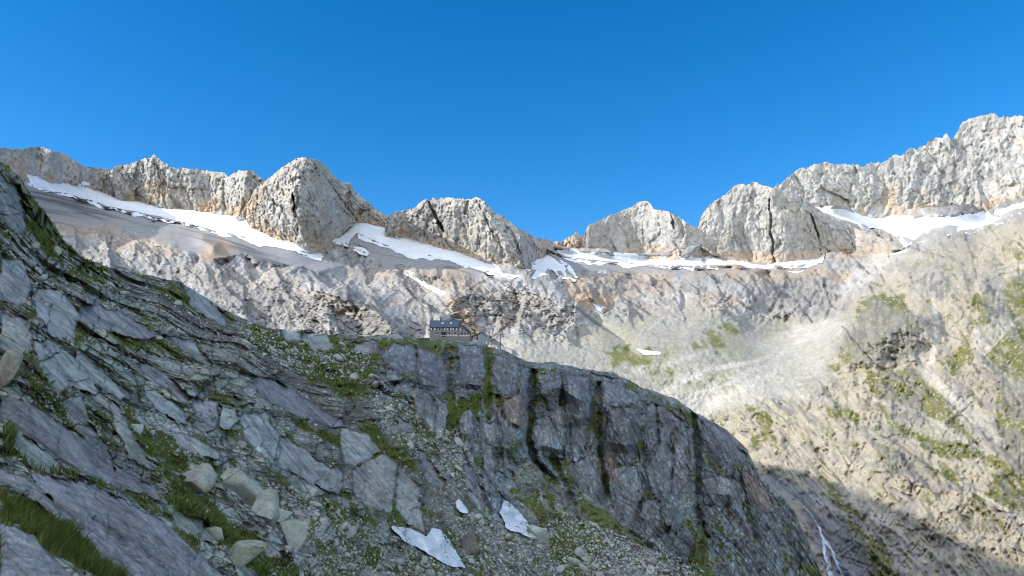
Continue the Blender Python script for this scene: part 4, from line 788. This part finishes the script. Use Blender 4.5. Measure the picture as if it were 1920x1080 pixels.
# lower wing on the right
bm = bmesh.new(); prism(bm, [(wx1 + .01, -3), (hx(881), -3), (hx(881), Z(624.6)), (hx(876), Z(621)), (hx(866), Z(610.5)), (wx1 + .01, Z(613.5))], .8, 7.6); link('wing_wall', bm, M_stone, hut)
bm = bmesh.new(); prism(bm, [(wx1 + .5, Z(612.8)), (hx(865.5), Z(609.8)), (hx(876.6), Z(620.2)), (hx(883), Z(624.2)), (hx(883), Z(623.3)), (hx(876.8), Z(619)), (hx(865.5), Z(608.7)), (wx1 + .5, Z(611.7))], .3, 8.1); link('wing_roof', bm, M_roof, hut)
for a in (866, 872, 877.5): wq = part('window', M_glass, hut, (hx(a) - .55, hx(a) + .55, .72, .85, zl - .45, zl + .45))
part('foundation', M_conc, hut, (wx1 + .6, hx(880.5), .66, .79, Z(630.2), Z(627.4)))
w2 = part('window', M_glass, hut, (hx(867) - .4, hx(867) + .4, .72, .85, Z(618), Z(615))); part('shutter', M_shut, w2, (hx(862.3), hx(863.8), .7, .79, Z(619), Z(615.4)))
tag(hut, 'long stone mountain hut with blue roof and white shutters on the crest', 'hut')

# shed
p1, m1 = hut_frame(900, -1.0); sh = empty('shed', (p1.x, p1.y, 0)); D2h = p1.y * FWD[1] + p1.z * FWD[2]
Zs = lambda q: at(900.0, float(q), D2h)[2] - at(900.0, 640.0, D2h)[2]
Xs = lambda q: (q - 900) * D2h / F
sh.location.z = at(900.0, 640.0, D2h)[2]
bm = bmesh.new(); prism(bm, [(Xs(896), -4), (Xs(910), -4), (Xs(910), Zs(628)), (Xs(903.5), Zs(623)), (Xs(896), Zs(626.3))], 0, 6); link('wall', bm, M_panel, sh)
bm = bmesh.new(); prism(bm, [(Xs(885.5), -3), (Xs(896) - .01, -3), (Xs(896) - .01, Zs(626.5)), (Xs(885.5), Zs(630.4))], 1.1, 5.8); link('wall', bm, M_plank, sh)['label'] = 'pale timber side wall set back under the long roof'
part('door', M_glass, sh, (Xs(892.6), Xs(895.6), 1.03, 1.2, Zs(637.5), Zs(631)))
bm = bmesh.new(); prism(bm, [(Xs(882.8), Zs(631.2)), (Xs(903.5), Zs(622.8)), (Xs(911.6), Zs(628.9)), (Xs(911.9), Zs(628)), (Xs(903.5), Zs(621.6)), (Xs(882.6), Zs(630.2))], -.5, 6.4); link('roof', bm, M_wood, sh)
part('foundation', M_conc, sh, (Xs(886), Xs(896) - .05, .6, 1.09, Zs(642), Zs(638)))
tag(sh, 'small shed with a lopsided gable roof standing right of the mountain hut', 'shed')

# cableway mast
p2, m2 = hut_frame(938.5, -.3); ms = empty('cableway_mast', (p2.x, p2.y, 0)); D3 = p2.y * FWD[1] + p2.z * FWD[2]; k3 = D3 / F
z655 = at(938.5, 656.0, D3)[2]; ms.location.z = z655
hh = 31.0 * k3
bm = bmesh.new(); r_ = bmesh.ops.create_cone(bm, segments=8, radius1=.30, radius2=.2, depth=hh + 3, cap_ends=True)
for v in r_['verts']: v.co.z += (hh + 3) / 2 - 3
link('pole', bm, M_wood, ms)
arm = part('crossarm', M_metal, ms, (-2.6, 1.7, -.14, .14, hh - .75, hh - .42), (-2.6, 1.7, -.1, .1, hh - 1.35, hh - 1.2))
for a in (-2.4, -1.5, 1.5): part('insulator', M_metal, arm, (a - .13, a + .13, -.15, .15, hh - .41, hh + .1))
part('brace', M_metal, ms, (-1.2, -1.0, -.08, .08, hh - 1.9, hh - .8)); part('brace', M_metal, ms, (.8, 1.0, -.08, .08, hh - 1.9, hh - .8))
part('footing', M_conc, ms, (-.8, .8, -.8, .8, -3, .15))
tag(ms, 'dark T shaped cableway mast on the crest right of the shed', 'mast')

# ---- rocks
def ico(sub):
    bm = bmesh.new(); bmesh.ops.create_icosphere(bm, subdivisions=sub, radius=1)
    v = np.array([x.co[:] for x in bm.verts]); f = np.array([[y.index for y in x.verts] for x in bm.faces]); bm.free(); return v, f
IC = {k: ico(k) for k in (1, 2, 4)}
def rock(r, sub, cuts=9, rough=.06, flat=(1, .8, .6), cr=(.42, .8)):
    v, f = IC[sub]; v = v.copy()
    for _ in range(cuts):
        d = r.normal(size=3); d /= np.linalg.norm(d); c = r.uniform(*cr); q = v @ d - c
        v -= np.clip(q, 0, None)[:, None] * d
    if sub > 1:
        s0 = r.random() * 50; v *= (1 + rough * 2 * (fbm(v[:, 0] * 2.5 + s0, v[:, 1] * 2.5, v[:, 2] * 2.5, 4) - .5))[:, None]
    return v * np.array(flat), f
def rot(r):
    q = r.normal(size=4); q /= np.linalg.norm(q); a, b, c, d = q
    return np.array([[1 - 2 * (c * c + d * d), 2 * (b * c - a * d), 2 * (b * d + a * c)], [2 * (b * c + a * d), 1 - 2 * (b * b + d * d), 2 * (c * d - a * b)], [2 * (b * d - a * c), 2 * (c * d + a * b), 1 - 2 * (b * b + c * c)]])
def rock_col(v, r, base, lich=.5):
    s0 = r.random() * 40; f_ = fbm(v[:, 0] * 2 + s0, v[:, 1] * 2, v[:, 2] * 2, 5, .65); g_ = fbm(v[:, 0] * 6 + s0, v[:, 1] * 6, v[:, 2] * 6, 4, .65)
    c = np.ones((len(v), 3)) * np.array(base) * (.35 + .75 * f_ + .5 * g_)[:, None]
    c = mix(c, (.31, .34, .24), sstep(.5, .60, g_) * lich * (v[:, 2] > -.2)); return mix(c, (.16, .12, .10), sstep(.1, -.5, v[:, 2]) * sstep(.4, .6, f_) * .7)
rr = np.random.default_rng(21)
heroes = [(352,903,90,72,(.29,.28,.26),.35,'big grey boulder with a rusty brown lower face, above the grass band','lichen'),
 (452,918,112,66,(.30,.32,.28),.7,'largest pale green boulder with yellow lichen, right of the rusty one',''),
 (494,962,52,78,(.28,.30,.27),.6,'steep block leaning under the largest green boulder',''),
 (541,1006,58,62,(.29,.30,.26),.6,'squat lichened boulder at the lower edge of the scree',''),
 (446,1052,74,80,(.29,.31,.25),.7,'rounded greenish boulder at the bottom below the lichened slab',''),
 (520,968,44,28,(.28,.31,.30),.3,'smooth green grey rock wedged behind the steep leaning block',''),
 (12,700,52,84,(.25,.235,.19),.5,'brownish rounded boulder at the left picture edge',''),
 (255,808,20,28,(.36,.37,.40),.0,'pale upright stone standing in the turf left of a white cobble',''),
 (284,810,14,11,(.40,.41,.43),.0,'small whitish cobble lying in the dark turf',''),
 (383,880,40,22,(.28,.29,.26),.5,'flat lichened rock on top of the rusty boulder',''),
 (880,1025,44,60,(.25,.24,.24),.2,'dark brownish rock sticking out right of the forked snow patch',''),
 (600,640,50,34,(.28,.30,.30),.3,'pale cracked outcrop block on the grassy saddle left of the hut',''),
 (1010,1005,50,30,(.29,.31,.28),.4,'low rounded rock below the leaf shaped snow patch',''),
 (740,632,34,16,(.22,.23,.25),.2,'dark humped rock on the skyline left of the hut',''),
 (398,1000,46,30,(.27,.28,.23),.6,'broken lichened slab end over the grass gully','')]
for (qx, qy, pw, ph, c_, li, lab, _) in heroes:
    P_, n_ = ground(qx, qy + ph * .1); P_ = P_[0]; d_ = P_ @ FWD; k = d_ / F
    v, f = rock(rr, 4, 8, .07, (1, 1, 1), (.25, .6)); ext_ = v.max(0) - v.min(0)
    v = (v - (v.max(0) + v.min(0)) / 2) / ext_; ang = R(22); dims = np.array([pw * 1.08, (pw + ph) * .5, ph * 1.08]) * k
    cc_ = rock_col(v * 2, rr, c_, li); v = v * dims
    v = v + v * (.05 * (fbm(v[:, 0] / dims[0] * 9, v[:, 1] / dims[1] * 9, v[:, 2] / dims[2] * 9, 3) - .5))[:, None]
    x, z = v[:, 0].copy(), v[:, 2].copy(); v[:, 0] = x * math.cos(ang) + z * math.sin(ang); v[:, 2] = -x * math.sin(ang) + z * math.cos(ang)
    c0 = at(qx, qy, d_)
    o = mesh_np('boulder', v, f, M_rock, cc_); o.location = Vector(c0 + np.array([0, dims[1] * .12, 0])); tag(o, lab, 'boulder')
# boulders one can count, copies of fourteen shapes
protos = []
for i in range(14):
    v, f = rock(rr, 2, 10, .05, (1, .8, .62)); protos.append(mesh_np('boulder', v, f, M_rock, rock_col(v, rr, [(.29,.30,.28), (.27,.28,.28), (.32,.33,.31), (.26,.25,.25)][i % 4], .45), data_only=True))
def scatter(n, zones, smin, smax, pw_):
    out = []
    while len(out) < n:
        q = zones[rr.choice(len(zones), p=np.array([z[1] for z in zones]) / sum(z[1] for z in zones))]
        P_ = np.array(q[0], float); x = rr.uniform(P_[:, 0].min(), P_[:, 0].max()); y = rr.uniform(P_[:, 1].min(), P_[:, 1].max())
        if sd_poly(np.array([x]), np.array([y]), q[0])[0] < 0 or y < near_crest(x) + 4: continue
        ci = int((x - xs[0]) / 1.5); ri = int(np.clip((y - bot[ci]) / (cr[ci] - bot[ci]) * (nr - 1), 0, nr - 1))
        if slab[ri, ci] > .3 and rr.random() < .92: continue
        out.append((x, y, smin + (smax - smin) * rr.random() ** pw_, q[2] if len(q) > 2 else 0))
    return out
ZB = [([(500,1085),(560,1000),(640,950),(740,1010),(800,1040),(870,1070),(900,1085)],3,0), ([(830,930),(930,985),(990,1010),(1060,960),(1180,1010),(1290,1085),(900,1085),(840,1000)],3,1), ([(700,700),(770,740),(790,800),(860,810),(900,890),(830,930),(780,860),(700,790)],2,2),
      ([(230,760),(340,800),(400,870),(480,900),(620,930),(640,950),(560,990),(420,870),(300,850)],3,3), ([(440,600),(600,640),(700,660),(680,720),(560,700),(470,660)],2,4), ([(20,690),(120,740),(200,800),(180,830),(60,740)],.8,5), ([(300,1020),(420,1085),(250,1085)],.4,5), ([(0,420),(120,480),(330,560),(440,640),(300,640),(100,560),(0,500)],1.5,6)]
LAB = ['grey boulder in the scree left of the forked snow patch', 'grey boulder in the scree right of the snow patches, under the cliff', 'small boulder in the rubble on the slope below the hut', 'lichened boulder in the broken strip across the left slope', 'pale boulder on the grassy saddle left of the hut', 'stone lying in the turf between the near slabs', 'grey boulder among ledges high on the left slope']
GRP = ['boulders left of the forked snow patch', 'boulders under the cliff', 'boulders below the hut', 'boulders across the left slope', 'boulders on the grassy saddle', 'stones in the near turf', 'boulders high on the left slope']
for (x, y, sp, z) in scatter(260, ZB, 9, 30, 2.6):
    P_, n_ = ground(x, y); P_ = P_[0]; k = (P_ @ FWD) / F; r_ = sp * k * .5 * 1.15
    o = bpy.data.objects.new('boulder', protos[rr.integers(14)]); col.objects.link(o)
    o.location = Vector(P_ * (1 - .15 * r_ / np.linalg.norm(P_))) + Vector((0, 0, r_ * .1)); o.scale = (r_ * rr.uniform(.8, 1.35), r_, r_ * rr.uniform(.7, 1.1)); o.rotation_euler = (rr.normal() * .35, R(32) + rr.normal() * .35, rr.random() * 6.3 if rr.random() < .5 else rr.normal() * .5)
    tag(o, LAB[z], 'boulder', GRP[z])
# scree: the stones nobody could count
sv = []; sf = []; scs = []; off = 0; small = [rock(rr, 1, 6, 0, (1, .8, .55)) for _ in range(20)]
ZS = [(z[0], z[1]) for z in ZB] + [([(0,500),(300,600),(700,700),(900,900),(1290,1085),(300,1085),(0,800)],3), ([(1060,960),(1180,1010),(1330,1085),(1100,1085)],1), ([(1290,1085),(1200,1010),(1180,985),(1330,1070)],.5)]
for (x, y, sp, z) in scatter(15000, ZS, 2.2, 10, 2.6):
    P_, n_ = ground(x, y); P_ = P_[0]; k = (P_ @ FWD) / F; r_ = sp * k * .5 * 1.15; v, f = small[rr.integers(20)]
    a = R(30) + rr.normal() * .5; b = rr.random() * 6.3; cb, sb, ca, sa = math.cos(b), math.sin(b), math.cos(a), math.sin(a)
    q = v @ np.array([[cb, sb, 0], [-sb, cb, 0], [0, 0, 1]]) @ np.array([[ca, 0, -sa], [0, 1, 0], [sa, 0, ca]]) * r_ * rr.uniform(.8, 1.3, 3) + P_
    sv.append(q); sf.append(f + off); off += len(v); g_ = rr.uniform(.7, 1.35); scs.append(np.repeat((np.array([(.27,.29,.28),(.30,.32,.29),(.26,.25,.25)][rr.integers(3)]) * g_)[None], len(v), 0))
tag(mesh_np('scree', np.concatenate(sv), np.concatenate(sf), M_rock, np.concatenate(scs)), 'grey loose stones strewn over the shaded slope', kind='stuff')
# grass
gi = np.where((gm > .5) & (slab < .3) & (mpp < .28) & (py < 1100) & (px > -60) & (px < 1100))
wgt = np.clip(mpp[gi], .004, .1) ** .2; wgt = wgt * (1 + 2.5 * (grass[gi] > .6)); pick = rr.choice(len(gi[0]), 42000, p=wgt / wgt.sum())
B0 = V[gi[0][pick], gi[1][pick]]; kk = mpp[gi][pick]; N_ = len(pick)
clump = fbm(B0[:, 0] / 1.5, B0[:, 1] / 1.5, B0[:, 2] / 1.5, 4)
hgt = (.05 + .17 * rr.random(N_)) * (.5 + 1.2 * clump); hgt = np.maximum(hgt, kk * rr.uniform(2, 5, N_)); hgt = np.minimum(hgt, np.maximum(kk * 24, .02))
wd_ = np.maximum(.006, kk * 1.0); th = rr.random(N_) * 6.28; ln_ = rr.normal(size=(N_, 2)) * .45
sidev = np.stack([np.cos(th), np.sin(th), np.zeros(N_)], 1) * wd_[:, None]; tipv = np.stack([ln_[:, 0] + .35, ln_[:, 1] * .6 - .15, np.ones(N_)], 1) * hgt[:, None]; midv = tipv * np.array([.3, .3, .55])
jit = rr.normal(size=(N_, 3)) * kk[:, None] * .8; B0 = B0 + jit - np.array([0, 0, 1]) * hgt[:, None] * .1
gvv = np.stack([B0 - sidev, B0 + sidev, B0 + midv + sidev * .7, B0 + midv - sidev * .7, B0 + tipv], 1).reshape(-1, 3); b5 = np.arange(N_)[:, None] * 5
gff = np.concatenate([b5 + [0, 1, 2], b5 + [0, 2, 3], b5 + [3, 2, 4]])
gcol = np.array((.075, .115, .022)) * (.6 + .9 * rr.random((N_, 1))); dry = rr.random(N_) < .18; gcol[dry] = (.17, .15, .06); gcol = np.repeat(gcol, 5, 0)
tag(mesh_np('grass', gvv, gff, M_grass, gcol), 'green mountain turf growing between the slabs', kind='stuff')

# ---- the stream falling beside the spur
wm, wn_, wb = mat_new('white_water'); nz = wn_.nodes.new('ShaderNodeTexNoise'); nz.inputs['Scale'].default_value = .9; nz.inputs['Detail'].default_value = 8
cr_ = wn_.nodes.new('ShaderNodeValToRGB'); cr_.color_ramp.elements[0].position = .34; cr_.color_ramp.elements[0].color = (.10, .14, .19, 1); cr_.color_ramp.elements[1].position = .50; cr_.color_ramp.elements[1].color = (.80, .86, .92, 1)
wn_.links.new(nz.outputs[0], cr_.inputs[0]); wn_.links.new(cr_.outputs[0], wb.inputs['Base Color']); wb.inputs['Roughness'].default_value = .25
ws = []; wf = []
for path in ([(1484,932,3),(1496,938,3),(1508,950,4),(1520,962,4),(1531,978,4),(1539,992,6),(1541,1004,5),(1552,1020,6),(1562,1035,5),(1568,1050,7),(1576,1066,8),(1586,1090,9),(1600,1130,9)],
             [(1541,1004,3),(1545,1020,5),(1546,1036,6),(1552,1052,8),(1556,1070,10),(1563,1095,11),(1570,1130,11)]):
    pts_ = np.array(path, float); t_ = np.linspace(0, len(path) - 1, 90)
    qx = np.interp(t_, np.arange(len(path)), pts_[:, 0]); qy = np.interp(t_, np.arange(len(path)), pts_[:, 1]); qw = np.interp(t_, np.arange(len(path)), pts_[:, 2]) * (.7 + .6 * vn(t_ * 3, t_ * 0, t_ * 0 + .5)) * 1.15
    dd = np.array([bground(a, b) @ FWD for a, b in zip(qx, qy)]); dd = np.minimum.accumulate(np.convolve(np.pad(dd, 4, mode='edge'), np.ones(9) / 9, 'valid')) - 2.0
    b0 = len(ws)
    for a, b, w_, d_ in zip(qx, qy, qw, dd):
        mm_ = d_ / F
        for u, dz in ((-.5, 1.6), (-.25, .3), (0, -.1), (.25, .3), (.5, 1.6)): ws.append(at(a + u * w_, b + rr.normal() * .3, d_ + dz))
    for i in range(len(qx) - 1):
        for j in range(4): q = b0 + i * 5 + j; wf.append((q, q + 1, q + 6, q + 5))
tag(mesh_np('water', np.array(ws), wf, wm, smooth=True), 'white mountain stream tumbling down beside the dark spur', kind='structure')
